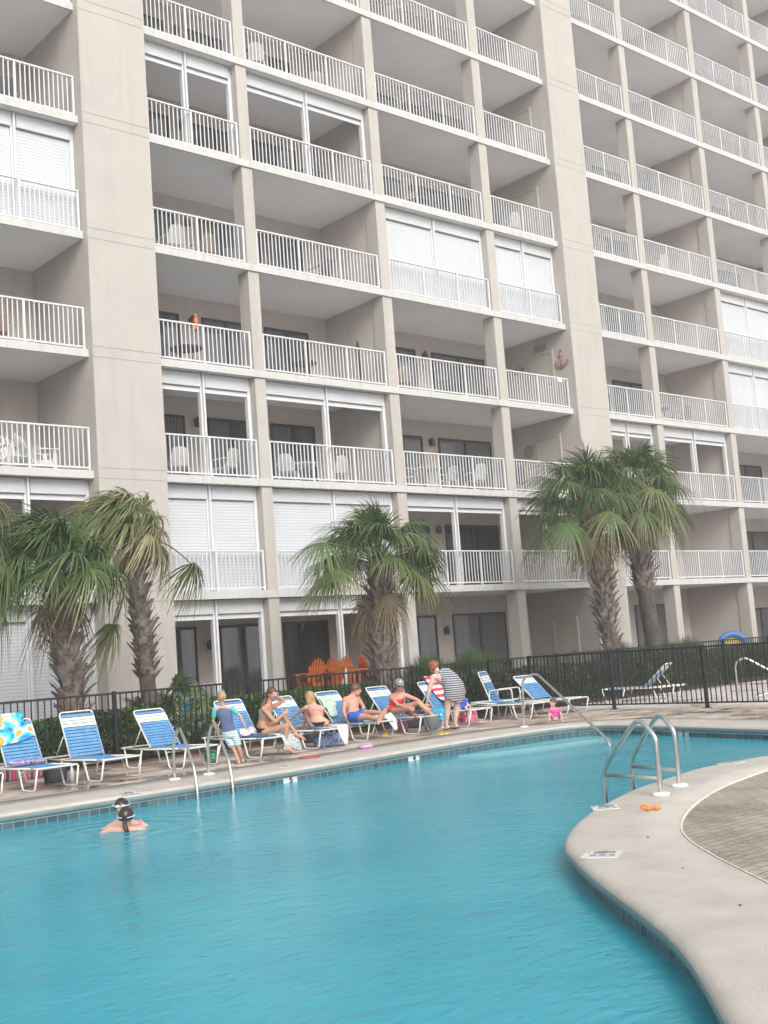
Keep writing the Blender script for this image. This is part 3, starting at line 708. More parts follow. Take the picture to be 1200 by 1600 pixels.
# ================================================================ HEDGES AND GRASSES
HED = leafmat('hedge leaf', [(.02, .045, .014), (.04, .09, .022), (.08, .16, .035), (.14, .24, .055)])
HED2 = leafmat('olive shrub leaf', [(.035, .055, .026), (.075, .11, .045), (.13, .17, .075)])
DARKG = mat('dark hedge core', (.018, .022, .012), .95, var=.4, scale=20)
def hedge(name, label, x0, x1, y0, y1, h, seed, m=HED, dens=900, leaf=.035, cat='hedge', tb=.4):
    rng = random.Random(seed); t = thing(name, label, cat, ((x0+x1)/2, (y0+y1)/2, 0)); mb = MB(); tint = []
    L_, Wd = x1-x0, y1-y0; cnt = int(dens*(L_*h*2+Wd*h*2+L_*Wd))
    def top(x): return h*(1+.13*mnoise.noise(V((x*1.1, seed, 0)))+.06*mnoise.noise(V((x*4, seed, 2))))
    for i in range(cnt):
        r = rng.random(); x = rng.uniform(x0, x1); z = rng.uniform(.05, 1)*top(x)
        if r < .5: y = y0+abs(rng.gauss(0, .05))
        elif r < .62: y = y1-abs(rng.gauss(0, .05))
        elif r < .92: y = rng.uniform(y0, y1); z = top(x)-abs(rng.gauss(0, .05))
        else: y = rng.uniform(y0, y1); x = rng.choice((x0, x1))+rng.gauss(0, .03)
        e_ = mnoise.noise(V((x*2.2, y*2.2, z*2.2+seed))); y += .10*e_*(-1 if r < .5 else 1)
        zz = max(0, z-top(x)*.8); y += (zz*.6 if y < (y0+y1)/2 else -zz*.6)
        c = V((x, y, z)); a = V((rng.gauss(0, 1), rng.gauss(0, 1), rng.gauss(0, 1))).normalized(); b2 = a.cross(V((rng.gauss(0, 1), rng.gauss(0, 1), rng.gauss(0, 1)))).normalized()
        s = leaf*rng.uniform(.7, 1.4); b = len(mb.v)
        mb.v += [tuple(c-a*s), tuple(c+b2*s*.45), tuple(c+a*s), tuple(c-b2*s*.45)]; mb.f.append((b, b+1, b+2, b+3)); mb.m.append(0)
        v = min(1, max(0, tb+.35*e_+rng.uniform(-.2, .2))); tint += [v]*4
    mb.build('foliage', m, t, tint=tint)
    mb = MB(); k = 14; rows = []  # dark core added inside the leaves so the hedge looks solid
    for i in range(k+1):
        x = x0+.08+(L_-.16)*i/k; hh = top(x)-.14
        rows.append([V((x, y0+.12, 0)), V((x, y0+.12, hh*.8)), V((x, y0+.25, hh)), V((x, y1-.25, hh)), V((x, y1-.12, hh*.8)), V((x, y1-.12, 0))])
    mb.grid(rows, 0, True, cap=True); mb.build('dark_core', DARKG, t)
    return t
hedge('clipped_hedge', 'leafy green hedge at far left, below the white slatted ground-floor shutter', 5.6, 9.3, -5.1, -4.3, .86, 1)
hedge('clipped_hedge', 'green hedge between the thick-trunked palm and the slim palm', 9.9, 11.2, -5.1, -4.25, .92, 2)
hedge('clipped_hedge', 'bright green hedge behind the boy, left of the orange chairs', 12.5, 16.3, -5.15, -4.3, .95, 3, tb=.62)
hedge('clipped_hedge', 'dark hedge around the foot of the middle palm', 17.5, 20.2, -5.15, -4.4, .98, 4, HED2)
hedge('clipped_hedge', 'dark hedge behind the stacked loungers and blue chair', 20.8, 25.0, -5.0, -4.3, .95, 5, HED2)
hedge('clipped_hedge', 'dark hedge at the foot of the two tall palms', 25.4, 30.2, -4.95, -4.2, .98, 6, HED2)
hedge('clipped_hedge', 'dark hedge at the right end, below the blue inflatable ring', 30.6, 37.5, -4.9, -4.0, 1.0, 7, HED2)
hedge('low_shrub', 'low pale green shrub at the bed edge behind the right fence', 26.2, 28.6, -5.1, -4.9, .42, 9, HED, 1500, cat='shrub', tb=.7)
hedge('low_shrub', 'small dark shrub at the bed edge under the far left lounger row', 9.0, 11.4, -5.38, -5.12, .45, 10, HED2, 1200, cat='shrub')
def tuft(label, c, rx, ry, h, seed, n_=1500):
    rng = random.Random(seed); mb = MB(); tint = []
    for i in range(n_):
        az = rng.uniform(0, 6.28); q = rng.random()**.5; p = V(c)+V((math.cos(az)*rx*q*.55, math.sin(az)*ry*q*.55, 0)); o_ = V((math.cos(az)*rx, math.sin(az)*ry, 0))*q
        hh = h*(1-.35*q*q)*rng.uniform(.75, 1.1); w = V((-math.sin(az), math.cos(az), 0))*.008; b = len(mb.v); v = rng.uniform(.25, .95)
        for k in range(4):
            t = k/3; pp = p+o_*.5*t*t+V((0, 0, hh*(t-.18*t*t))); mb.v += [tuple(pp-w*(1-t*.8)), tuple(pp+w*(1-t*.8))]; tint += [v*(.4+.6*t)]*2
            if k: mb.f.append((b+2*k-2, b+2*k-1, b+2*k+1, b+2*k)); mb.m.append(0)
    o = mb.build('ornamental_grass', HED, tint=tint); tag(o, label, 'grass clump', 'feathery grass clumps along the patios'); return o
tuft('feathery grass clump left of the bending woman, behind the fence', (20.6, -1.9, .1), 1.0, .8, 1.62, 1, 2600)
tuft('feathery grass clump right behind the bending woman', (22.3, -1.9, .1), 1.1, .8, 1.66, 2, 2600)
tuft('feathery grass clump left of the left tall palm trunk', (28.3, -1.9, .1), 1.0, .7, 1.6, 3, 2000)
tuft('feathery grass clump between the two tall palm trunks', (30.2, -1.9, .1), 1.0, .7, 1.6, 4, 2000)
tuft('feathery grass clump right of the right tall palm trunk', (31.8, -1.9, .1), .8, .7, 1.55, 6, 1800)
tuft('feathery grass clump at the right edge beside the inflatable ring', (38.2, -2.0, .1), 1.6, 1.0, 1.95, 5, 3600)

# ================================================================ LOUNGERS
def strapmat(name, cols, pitch):
    """vinyl straps: bands of colour along local Y (UV v), thin dark gaps"""
    return mat(name, cols, .45, var=.05, scale=4)
BLUE = mat('blue vinyl strap', (.105, .28, .53), .42, var=.22, scale=5)
SWHITE = mat('white vinyl strap', (.74, .74, .70), .42, var=.05, scale=5)
GREYS = mat('grey vinyl strap', (.26, .27, .31), .5, var=.05)
def lounger(label, loc, rz, back=62, strap=BLUE, band=SWHITE, group='blue strap pool loungers on the deck', frame=CREAM, name='pool_lounger'):
    t = thing(name, label, 'lounger', loc, rz, group); t.scale = (.93, .93, .93); w = .335; h = .34; r = .0145
    mb = MB()   # main frame: side rails joined at the foot and the head
    mb.tube(fillet([(-w, -.80, h), (-w, -1.0, h+.0), (w, -1.0, h), (w, -.80, h)], .07), r, 8)
    mb.tube([(-w, -.80, h), (-w, .2, h-.02), (-w, .80, h)], r); mb.tube([(w, -.80, h), (w, .2, h-.02), (w, .80, h)], r)
    mb.tube(fillet([(-w, .80, h), (-w, .98, h), (w, .98, h), (w, .80, h)], .07), r)
    mb.tube([(-w, -.45, h-.06), (w, -.45, h-.06)], r*.8); mb.tube([(-w, .55, h-.02), (w, .55, h-.02)], r*.8)
    mb.build('frame', frame, t, world=False)
    for sx in (-w, w):
        for (y0, y1, y2, y3) in ((-.985, -.90, -.52, -.40), (.84, .76, .42, .30)):
            m2 = MB(); m2.tube(fillet([(sx, y0, h-.012), (sx*1.02, y1, r), (sx*1.02, y2, r), (sx, y3, h-.02)], .06), r)
            m2.build('leg', frame, t, world=False)
    mb = MB(); y = -.965
    while y < .05:
        mb.box(-w, w, y, y+.046, h+.012-.035*math.sin(max(0, min(1, (y+1)/1.1))*math.pi), h+.018-.035*math.sin(max(0, min(1, (y+1)/1.1))*math.pi)); y += .057
    mb.build('seat_straps', strap, t, world=False)
    a = R(back); hy, hz = .08, h+.01; ux, uz = math.cos(a), math.sin(a); Lb = .80
    def bp(x, s, o=0): return V((x, hy+ux*s-uz*o, hz+uz*s+ux*o))
    wb = w-.03; mb = MB(); mb.tube(fillet([bp(-wb, 0), bp(-wb, Lb), bp(wb, Lb), bp(wb, 0)], .07), r, 8)
    if back > 5: mb.tube([bp(-wb, .42), (-wb-.01, hy+.50, h-.01)], r*.7, 6); mb.tube([bp(wb, .42), (wb+.01, hy+.50, h-.01)], r*.7, 6)
    bk = mb.build('back_frame', frame, t, world=False)
    mb = MB(); s = .02; k = 0
    while s < Lb-.04:
        i_ = 1 if Lb-.30 < s < Lb-.12 else 0
        P = [bp(-wb, s, .016), bp(wb, s, .016), bp(wb, s+.045, .016), bp(-wb, s+.045, .016)]; Q = [bp(-wb, s, .010), bp(wb, s, .010), bp(wb, s+.045, .010), bp(-wb, s+.045, .010)]
        mb.face(P, i_); mb.face(Q[::-1], i_)
        for q in range(4): mb.face([Q[q], Q[(q+1) % 4], P[(q+1) % 4], P[q]], i_)
        s += .057
    mb.build('backrest_straps', [strap, band], t, world=False)
    return t
LOUN = [
 ('blue lounger at the left edge of the photo, mostly cut off', 6.42, -8.05, 3, 60),
 ('blue lounger with a tie-dye beach towel over its backrest', 7.47, -8.2, 2, 60),
 ('empty blue lounger between the tie-dye towel and the near pool ladder', 8.52, -8.08, 3, 66),
 ('empty blue lounger behind the near pool ladder, left of the boy', 9.98, -7.9, 4, 52),
 ('blue lounger the girl in the green bikini sits on', 11.52, -7.85, 1, 55),
 ('blue lounger the blonde girl in the pink bikini sits on', 12.82, -7.65, 3, 50),
 ('blue lounger the man in blue shorts reclines on', 14.12, -7.38, 4, 50),
 ('blue lounger the woman in the grey cap sits on', 15.32, -7.45, 4, 50),
 ('blue lounger behind the bending woman in the striped dress', 16.80, -7.32, 2, 50),
 ('flat blue lounger with its backrest lowered, in front of the blue armchair', 18.25, -7.62, 3, 3),
 ('rightmost blue lounger on the pool deck, behind the stair handrail', 19.42, -7.62, 1, 42)]
LO = []
for lb, x, y, rz, bk in LOUN: LO.append(lounger(lb, (x, y+.84, 0), R(rz), bk))
lounger('blue lounger seen side on through the right fence, backrest raised to the right', (22.75, -6.9, 0), R(-160), 42, group='blue strap pool loungers on the deck')
lounger('grey strap lounger on the patio, left of the white shutter mullion', (15.3, 1.2, .14), R(8), 60, GREYS, GREYS, 'grey loungers on the left patio', CREAM)
lounger('grey strap lounger on the patio, right of the white shutter mullion', (16.5, 1.2, .14), R(8), 60, GREYS, GREYS, 'grey loungers on the left patio', CREAM)
# strap armchair
t = thing('pool_armchair', 'blue strap armchair with white arms beside the flat lounger', 'chair', (18.75, -6.2, 0), R(25)); r = .0145
for sx in (-.28, .28):
    mb = MB(); mb.tube(fillet([(sx, -.30, 0), (sx, -.28, .60), (sx, .22, .58), (sx, .24, .05), (sx, .24, 0)], .06), r); mb.build('leg', CREAM, t, world=False)
mb = MB(); mb.tube(fillet([(-.28, -.27, .36), (-.28, .2, .34), (-.26, .45, .98), (.26, .45, .98), (.28, .2, .34), (.28, -.27, .36)], .06), r); mb.tube([(-.28, -.27, .36), (.28, -.27, .36)], r); mb.build('frame', CREAM, t, world=False)
mb = MB(); y = -.25
while y < .17: mb.box(-.27, .27, y, y+.047, .362, .368); y += .053
mb.build('seat_straps', BLUE, t, world=False)
mb = MB(); s = 0.02
while s < .60:
    i_ = 1 if .38 < s < .52 else 0; P = [V((x, .2+.25*s/.64-o_, .36+s+dz)) for o_ in (.012, .006) for (x, s_, dz) in ((-.26, 0, 0), (.26, 0, 0), (.26, 0, .047), (-.26, 0, .047))]
    mb.face(P[:4], i_); mb.face(P[4:][::-1], i_); s += .053
mb.build('backrest_straps', [BLUE, SWHITE], t, world=False)

# ================================================================ STEEL RAILS
def rail3(name, label, cat, pts, r, plate, extra=(), fr=.18, n=7, group=None):
    t = thing(name, label, cat, plate, 0, group)
    mb = MB(); mb.tube(fillet(pts, fr, n), r, 12); mb.build('rail', STEEL, t)
    for e in extra: mb = MB(); mb.tube(e, r*.8, 10); mb.build('crossbar', STEEL, t)
    mb = MB(); rows = [[V(plate)+V((math.cos(a)*q, math.sin(a)*q, z)) for a in [2*math.pi*j/18 for j in range(18)]] for q, z in ((.085, .0), (.085, .018), (.06, .03), (.02, .032))]
    mb.grid(rows, 0, True, closeu=True, cap=True); mb.build('base_plate', PLATE, t)
for lb, (bx, by) in (('curved steel grab rail of the near pool ladder, left one, by the boy', (8.72, -9.33)), ('curved steel grab rail of the near pool ladder, right one, by the boy', (9.30, -9.30))):
    rail3('ladder_rail', lb, 'pool ladder', [(bx, by, 0), (bx, by-.01, .50), (bx+.03, by-.12, .76), (bx-.06, by-.40, .60), (bx-.17, by-.80, .22), (bx-.19, by-.88, -.08), (bx-.19, by-.88, -.6)], .021, (bx, by, .013), fr=.13, group='grab rails of the near pool ladder')
for lb, P in (('steel grab rail of the island ladder, nearer one with a white foot plate', [(1033, 1245), (937, 1255)]), ('steel grab rail of the island ladder, farther one with a white foot plate', [(1062, 1231), (970, 1238)])):
    a = gz(*P[0]); b = gz(*P[1], -.12); d = (b-a); d.z = 0; L_ = .86; d.normalize(); d = V((-.86, .50, 0)) if False else d
    e = a+d*.78
    pts = [a, a+V((0, 0, .55)), a+d*.04+V((0, 0, .60)), a+d*.20+V((0, 0, .74)), a+d*.38+V((0, 0, .60)), a+d*.78+V((0, 0, .24)), a+d*.80+V((0, 0, -.1)), a+d*.80+V((0, 0, -.7))]
    rail3('ladder_rail', lb, 'pool ladder', pts, .024, (a.x, a.y, .013), [[a+V((0, 0, .17)), a+d*.79+V((0, 0, .17))]], fr=.16, group='grab rails of the island ladder')
a = V((16.22, -9.05, 0))
rail3('stair_handrail', 'long sloping steel handrail running down into the pool steps', 'handrail', [a, a+V((0, 0, .93)), a+V((.28, -.42, .95)), (15.3, -12.2, -.1)] if False else [a, a+V((.02, -.04, .90)), a+V((.14, -.28, .98)), gz(952, 1158, -.12), gz(954, 1159, -.12)+V((0, 0, -.4))], .022, (a.x, a.y, .013), fr=.16)
rail3('stair_handrail', 'steel handrail on the far deck seen through the right fence', 'handrail', [(21.6, -10.1, 0), (21.6, -10.1, .80), (21.65, -10.3, .92), (22.0, -10.85, .5), (21.9, -10.8, .2), (21.6, -10.5, .1), (21.6, -10.5, 0)], .022, (21.6, -10.1, .0), fr=.15)
# ================================================================ PEOPLE
def skin(name, c): return mat(name, c, .5, var=.10, scale=9, spec=.35)
SK1 = skin('fair skin', (.56, .34, .25)); SK2 = skin('tanned skin', (.44, .24, .155)); SK3 = skin('pale skin', (.62, .42, .34)); SK4 = skin('reddened skin', (.55, .29, .21))
HBL = mat('blond hair', (.48, .33, .15), .5, var=.35, scale=40, col2=(.27, .17, .07)); HBR = mat('brown hair', (.11, .055, .03), .5, var=.4, scale=40)
HRD = mat('red hair', (.30, .085, .035), .5, var=.4, scale=40); HDK = mat('wet dark hair', (.035, .025, .022), .3, var=.4, scale=40)
EYE = mat('eye white', (.7, .7, .7), .3); PUP = mat('dark iris', (.02, .015, .01), .2); LIP = mat('lips', (.45, .15, .13), .5)
def depof(p): return (V(p)-CAM).dot(cf)
def ball(mb, c, r): mb.ell(c, r, r, r, 0, 12, 8)
def limb(mb, pts, rad):
    P = []; Q = []
    for i in range(len(pts)-1):
        for k in range(4):
            t = k/4; P.append(V(pts[i]).lerp(V(pts[i+1]), t)); Q.append(rad[i]*(1-t)+rad[i+1]*t)
    P.append(V(pts[-1])); Q.append(rad[-1]); mb.tube(P, Q, 10)
    for p, r in ((pts[0], rad[0]), (pts[-1], rad[-1])): ball(mb, p, r*.995)
    for p, r in list(zip(pts, rad))[1:-1]: ball(mb, p, r*1.01)
def rings(mb, R_, cap=True, mi=0):
    rows = []
    for c, lat, a, dep, b in R_:
        rows.append([c+lat*a*math.cos(t)*(1)+dep*b*math.sin(t) for t in [2*math.pi*j/16 for j in range(16)]])
    mb.grid(rows, mi, True, closeu=True, cap=cap)
def torso(J, k, fem=0, t0=0, t1=1, grow=0.0):
    """elliptic sections from crotch (0) to neck base (1)"""
    pel, nk = J['pel'], J['neck']; hl, hr, sl, sr = J['hl'], J['hr'], J['sl'], J['sr']
    latH = (hl-hr).normalized(); latS = (sl-sr).normalized(); sp = (nk-pel); mid = pel.lerp(nk, .5)+J.get('bow', V((0, 0, 0)))
    prof = [(0, .10, .085), (.06, .145, .11), (.16, .165+.01*fem, .12), (.28, .155+.005*fem, .11), (.42, .135-.012*fem, .098), (.58, .150-.008*fem, .112), (.74, .172-.016*fem, .122), (.86, .165-.015*fem, .10), (.94, .115, .075), (1.0, .055, .055)]
    def ev(t):
        for i in range(len(prof)-1):
            if prof[i][0] <= t <= prof[i+1][0]:
                u = (t-prof[i][0])/(prof[i+1][0]-prof[i][0]); return [prof[i][q]*(1-u)+prof[i+1][q]*u for q in (1, 2)]
    out = []
    for i in range(15):
        t = t0+(t1-t0)*i/14; a, b = ev(min(1, max(0, t))); s = -.10+1.10*t
        c = (pel*(1-s)**2+mid*2*s*(1-s)+nk*s*s) if s > 0 else pel+sp.normalized()*s*sp.length*1.0
        lat = latH.lerp(latS, t).normalized(); tg = ((nk-mid)*s+(mid-pel)*(1-s)).normalized(); dp = lat.cross(tg).normalized()
        out.append((c, lat, (a+grow)*k, dp, (b+grow)*k))
    return out
def hand(mb, w, d, nrm, k, curl=.5, thumb=1):
    d = V(d).normalized(); s = d.cross(V(nrm)).normalized(); nn = s.cross(d).normalized()
    pc = w+d*.045*k
    mx = Matrix((s, d, nn)).transposed().to_4x4(); mb.ell(pc, .040*k, .052*k, .017*k, 0, 10, 8, mx)
    for i, (o, L) in enumerate(((-.030, .062), (-.010, .075), (.010, .071), (.029, .055))):
        b = w+d*.082*k+s*o*k; p = [b]; a = 0
        for q in range(3): a += curl*.55; p.append(p[-1]+(d*math.cos(a)-nn*math.sin(a)+s*o*2.2)*L*k/3)
        limb(mb, p, [.0095*k, .009*k, .0085*k, .007*k])
    b = w+d*.03*k-s*.034*k*thumb; limb(mb, [b, b+(d*.6-s*.8*thumb-nn*.2)*.035*k, b+(d*1.0-s*.9*thumb-nn*.4)*.058*k], [.013*k, .011*k, .009*k])
def foot(mb, a, toe, k):
    d = (toe-a).normalized(); s = d.cross(V((0, 0, 1)));
    if s.length < .1: s = d.cross(cf)
    s.normalize(); heel = a-d*.04*k
    limb(mb, [heel+V((0, 0, -.03*k)), a+d*.07*k+V((0, 0, -.02*k)), a+d*.16*k+V((0, 0, -.035*k))], [.036*k, .038*k, .026*k])
    for i in range(5): limb(mb, [a+d*.15*k+s*(i-2)*.015*k+V((0, 0, -.04*k)), a+d*(.205-.009*abs(i-1))*k+s*(i-2)*.019*k+V((0, 0, -.045*k))], [.014*k, .010*k])
def headmx(face, up):
    f = V(face).normalized(); l = V(up).cross(f).normalized(); u = f.cross(l).normalized(); return Matrix((l, f, u)).transposed()
def person(label, J, k, sk, face, hk=1.0, fem=0, hands=((1, .5), (1, .5)), palms=None, up=(0, 0, 1), vox=.0085, headscale=1.0, feet=True, lr=1.0):
    """J: joints in metres; k: body scale; face: where the face looks"""
    root = thing('person', label, 'person', J.get('base', V((J['pel'].x, J['pel'].y, 0))))
    mb = MB(); rings(mb, torso(J, k, fem)); ball(mb, J['pel'], .10*k)
    for s in 'lr':
        sh, e, w = J['s'+s], J['e'+s], J['w'+s]; limb(mb, [sh, sh.lerp(e, .45), e, e.lerp(w, .35), w], [.050*k*lr, .043*k*lr, .036*k*lr, .035*k*lr, .022*k])
        limb(mb, [J['neck']+V((0, 0, -.03*k)), sh], [.06*k, .052*k])
        h, kn, a = J['h'+s], J['k'+s], J['a'+s]; limb(mb, [h, h.lerp(kn, .5), kn, kn.lerp(a, .35), a], [.083*k*lr, .070*k*lr, .050*k*lr, .050*k*lr, .030*k])
        if feet: foot(mb, a, J['f'+s], k)
        i = 0 if s == 'l' else 1
        hand(mb, w, J.get('d'+s, (w-e)), (palms[i] if palms else -cf), k*1.12, hands[i][1], hands[i][0])
    hd = J['head']; mx = headmx(face, up); K = hk*headscale; f = mx @ V((0, 1, 0)); l = mx @ V((1, 0, 0)); u = mx @ V((0, 0, 1))
    limb(mb, [J['neck'], hd-u*.06*K-f*.02*K], [.053*k, .050*k])
    m4 = mx.to_4x4()
    mb.ell(hd+u*.022*K-f*.010*K, .074*K, .093*K, .088*K, 0, 16, 12, m4)          # skull
    mb.ell(hd-u*.035*K+f*.022*K, .058*K, .064*K, .072*K, 0, 14, 10, m4)          # lower face
    mb.ell(hd-u*.092*K+f*.052*K, .026*K, .022*K, .020*K, 0, 8, 6, m4)            # chin
    mb.tube([hd+u*.01*K+f*.078*K, hd-u*.02*K+f*.100*K, hd-u*.032*K+f*.098*K], [.009*K, .013*K, .014*K], 8)   # nose
    mb.ell(hd+u*.026*K+f*.070*K, .05*K, .018*K, .012*K, 0, 10, 6, m4)            # brow
    for q in (-1, 1): mb.ell(hd+l*q*.074*K-u*.012*K-f*.005*K, .010*K, .020*K, .030*K, 0, 8, 6, m4)
    tmp = mb.build('body', sk, None)
    r = tmp.modifiers.new('r', 'REMESH'); r.mode = 'VOXEL'; r.voxel_size = vox*max(.62, k); r.use_smooth_shade = True
    sm = tmp.modifiers.new('s', 'SMOOTH'); sm.iterations = 3; sm.factor = .5
    dg = bpy.context.evaluated_depsgraph_get(); me = bpy.data.meshes.new_from_object(tmp.evaluated_get(dg)); bpy.data.objects.remove(tmp)
    for p in me.polygons: p.use_smooth = True
    b = bpy.data.objects.new('body', me); COL.objects.link(b); b.parent = root; b.matrix_parent_inverse = PINV[root.name]
    if not me.materials: me.materials.append(sk)
    for q in (-1, 1):
        e = MB(); c = hd+l*q*.030*K+f*.074*K+u*.006*K; e.ell(c, .015*K, .012*K, .009*K, 0, 10, 8, m4); e.ell(c+f*.006*K, .007*K, .008*K, .007*K, 1, 8, 6, m4); e.build('eye', [EYE, PUP], root)
    e = MB(); e.ell(hd-u*.058*K+f*.082*K, .022*K, .010*K, .007*K, 0, 10, 6, m4); e.build('lips', LIP, root)
    return root, dict(hd=hd, f=f, l=l, u=u, m=m4, K=K)
def cloth(root, name, m, fn, label=None):
    mb = MB(); fn(mb); o = mb.build(name, m, root)
    if label: o['label'] = label
    return o
def hair(root, H, m, style, tail=None, vol=1.0):
    hd, f, l, u, m4, K = (H[q] for q in ('hd', 'f', 'l', 'u', 'm', 'K'))
    mb = MB(); rows = []
    for i in range(9):                                  # cap of hair, open at the face
        a = math.pi*.5-math.pi*(.02+.60*i/8); row = []
        for j in range(20):
            b = 2*math.pi*j/20; fr = max(0, math.sin(b)); aa = a+(.52*fr**1.5)*i/8*1.25
            rr = 1+.02*mnoise.noise(V((i*.9, j*.9, 1)))*2
            row.append(hd+u*.024*K-f*.012*K+(l*math.cos(aa)*math.cos(b)*.085*K*vol+f*math.cos(aa)*math.sin(b)*.104*K*vol+u*math.sin(aa)*.100*K*vol)*rr)
        rows.append(row)
    mb.grid(rows, 0, True, closeu=True)
    if style == 'long':
        for i in range(26):
            b = math.pi*(1.0+i/25); o_ = hd+l*math.cos(b)*.074*K+f*(math.sin(b)*.085*K-.012*K)+u*.02*K
            L_ = tail if isinstance(tail, (int, float)) else .3; p = [o_, o_+V((0, 0, -.35*L_))+l*math.cos(b)*.012, o_+V((0, 0, -L_*random.uniform(.8, 1.1)))+l*random.uniform(-.02, .02)-f*.01]
            mb.tube(fillet(p, .1, 3), [.016*K]+[.015*K]*(len(fillet(p, .1, 3))-2)+[.004], 5)
    if style == 'pony':
        pts = [V(q) for q in tail]
        for i in range(9):
            o_ = V((random.uniform(-1, 1), random.uniform(-1, 1), random.uniform(-1, 1)))*.018*K
            P = fillet([pts[0]]+[q+o_*(1+.4*j) for j, q in enumerate(pts[1:])], .05, 3); mb.tube(P, [.014*K]+[.017*K]*(len(P)-2)+[.004], 6)
    return mb.build('hair', m, root)
def jmap(dep, D):
    J = {}
    for k_, v in D.items(): J[k_] = gd(v[0], v[1], dep+(v[2] if len(v) > 2 else 0))
    return J
def limbcloth(mb, a, b, t0, t1, r0, r1, k, n=5):
    P = [V(a).lerp(V(b), t0+(t1-t0)*i/n) for i in range(n+1)]; mb.tube(P, [(r0+(r1-r0)*i/n)*k for i in range(n+1)], 14)
def fabric(name, c, **k): return mat(name, c, .85, bump=.15, bscale=60, **k)
def multi(name, cols, scale=6, wave=False, distort=3, direction='Z', coord='Object'):
    m = bpy.data.materials.new(name); m.use_nodes = True; L = m.node_tree.links; b = m.node_tree.nodes['Principled BSDF']; b.inputs['Roughness'].default_value = .85
    tc = N(m, 'ShaderNodeTexCoord')
    if wave: t = N(m, 'ShaderNodeTexWave', Scale=scale, Distortion=distort, Detail=1); t.bands_direction = direction
    else: t = N(m, 'ShaderNodeTexNoise', Scale=scale, Detail=2, Distortion=distort)
    L.new(tc.outputs[coord], t.inputs['Vector']); r = N(m, 'ShaderNodeValToRGB'); e = r.color_ramp; e.interpolation = 'CONSTANT' if wave else 'LINEAR'
    n_ = len(cols); lo, hi = (0, 1) if wave else (.28, .72)
    while len(e.elements) < n_: e.elements.new(.5)
    for i, c in enumerate(cols): e.elements[i].position = lo+(hi-lo)*i/(n_-(0 if wave else 1)); e.elements[i].color = (*c, 1)
    L.new(t.outputs['Fac'], r.inputs[0]); L.new(r.outputs[0], b.inputs['Base Color']); return m

# --- boy seen from behind
D0 = depof(gz(372, 1194)); 
J = jmap(D0, dict(pel=(359, 1148), neck=(348, 1104), head=(346, 1090), hl=(353, 1150), hr=(366, 1148), sl=(336, 1108), sr=(361, 1107), el=(333, 1127, .02), wl=(341, 1137, .10), er=(375, 1118, .0), wr=(382, 1133, -.02),
                  kl=(366, 1171, .0), kr=(374, 1170, .0), al=(373, 1190, .03), ar=(379, 1187, .12), fl=(367, 1189, .25), fr=(376, 1185, .35)))
ro, H = person('small blond boy in a blue and turquoise rash shirt walking away on the pool deck', J, .62, SK1, cf*1.0-cr*.55, hk=.86, palms=[-cr, -cr], vox=.009)
hair(ro, H, HBL, 'short')
TQ = fabric('turquoise fabric', (.08, .50, .50)); NV = fabric('slate blue fabric', (.10, .125, .22))
cloth(ro, 'rash_shirt', NV, lambda mb: rings(mb, torso(J, .66, 0, .12, .97, .012), cap=False))
for s in 'lr': cloth(ro, 'sleeve', TQ, lambda mb: limbcloth(mb, J['s'+s]+V((0, 0, .008)), J['e'+s], -.05, .72, .064, .055, .66), 'turquoise raglan sleeve')
SHB = multi('striped board shorts', [(.55, .68, .70), (.10, .09, .16), (.62, .70, .72), (.16, .52, .54), (.62, .72, .72)], 4.5, True, 1.0)
def f_(mb):
    rings(mb, torso(J, .66, 0, -.0, .22, .016), cap=True)
    for s in 'lr': limbcloth(mb, J['h'+s]+V((0, 0, .02)), J['k'+s], -.1, .78, .098, .088, .64)
cloth(ro, 'swim_shorts', SHB, f_)

# --- girl in the green bikini, sitting sideways and looking over
D0 = depof(V((11.35, -7.45, .4)))
J = jmap(D0, dict(pel=(411, 1140, 0), neck=(420, 1101, 0), head=(425, 1084, 0), hl=(412, 1141, .09), hr=(414, 1143, -.09), sl=(427, 1105, .13), sr=(412, 1108, -.13), er=(430, 1128, -.22), wr=(441, 1118, -.18), el=(443, 1094, .16), wl=(431, 1088, .10),
                  kl=(442, 1119, .05), al=(463, 1146, -.02), fl=(476, 1152, -.02), kr=(448, 1134, -.16), ar=(446, 1167, -.16), fr=(457, 1171, -.20)))
J['bow'] = -cr*.05
ro, H = person('girl in a green patterned bikini and glasses, sitting cross-legged on a lounger', J, .88, SK2, -cf*.75+cr*.8, hk=.94, fem=1, vox=.0085, hands=((1, .9), (1, .5)))
hair(ro, H, HBR, 'pony', [H['hd']-H['f']*.08, H['hd']-H['f']*.13-V((0, 0, .08)), J['neck']-cr*.11-V((0, 0, .02)), J['neck']-cr*.12-V((0, 0, .16))])
GRB = multi('green leafy bikini print', [(.01, .07, .06), (.02, .16, .12), (.50, .55, .45), (.01, .10, .09)], 40)
cloth(ro, 'bikini_top', GRB, lambda mb: rings(mb, torso(J, .88, 1, .63, .78, .010), cap=False))
BKF = fabric('black swim fabric', (.02, .018, .022))
cloth(ro, 'bikini_bottom', BKF, lambda mb: rings(mb, torso(J, .88, 1, -.0, .17, .010), cap=True))
def gl(mb):
    for q in (-1, 1): c = H['hd']+H['l']*q*.033+H['f']*.098+H['u']*.006; mb.tube(arc(c, .024, 0, 6.28, 12, H['l'], H['u']), .0035, 5)
    mb.tube([H['hd']-H['l']*.01+H['f']*.1+H['u']*.006, H['hd']+H['l']*.01+H['f']*.1+H['u']*.006], .003, 5)
cloth(ro, 'glasses', PLATE, gl)

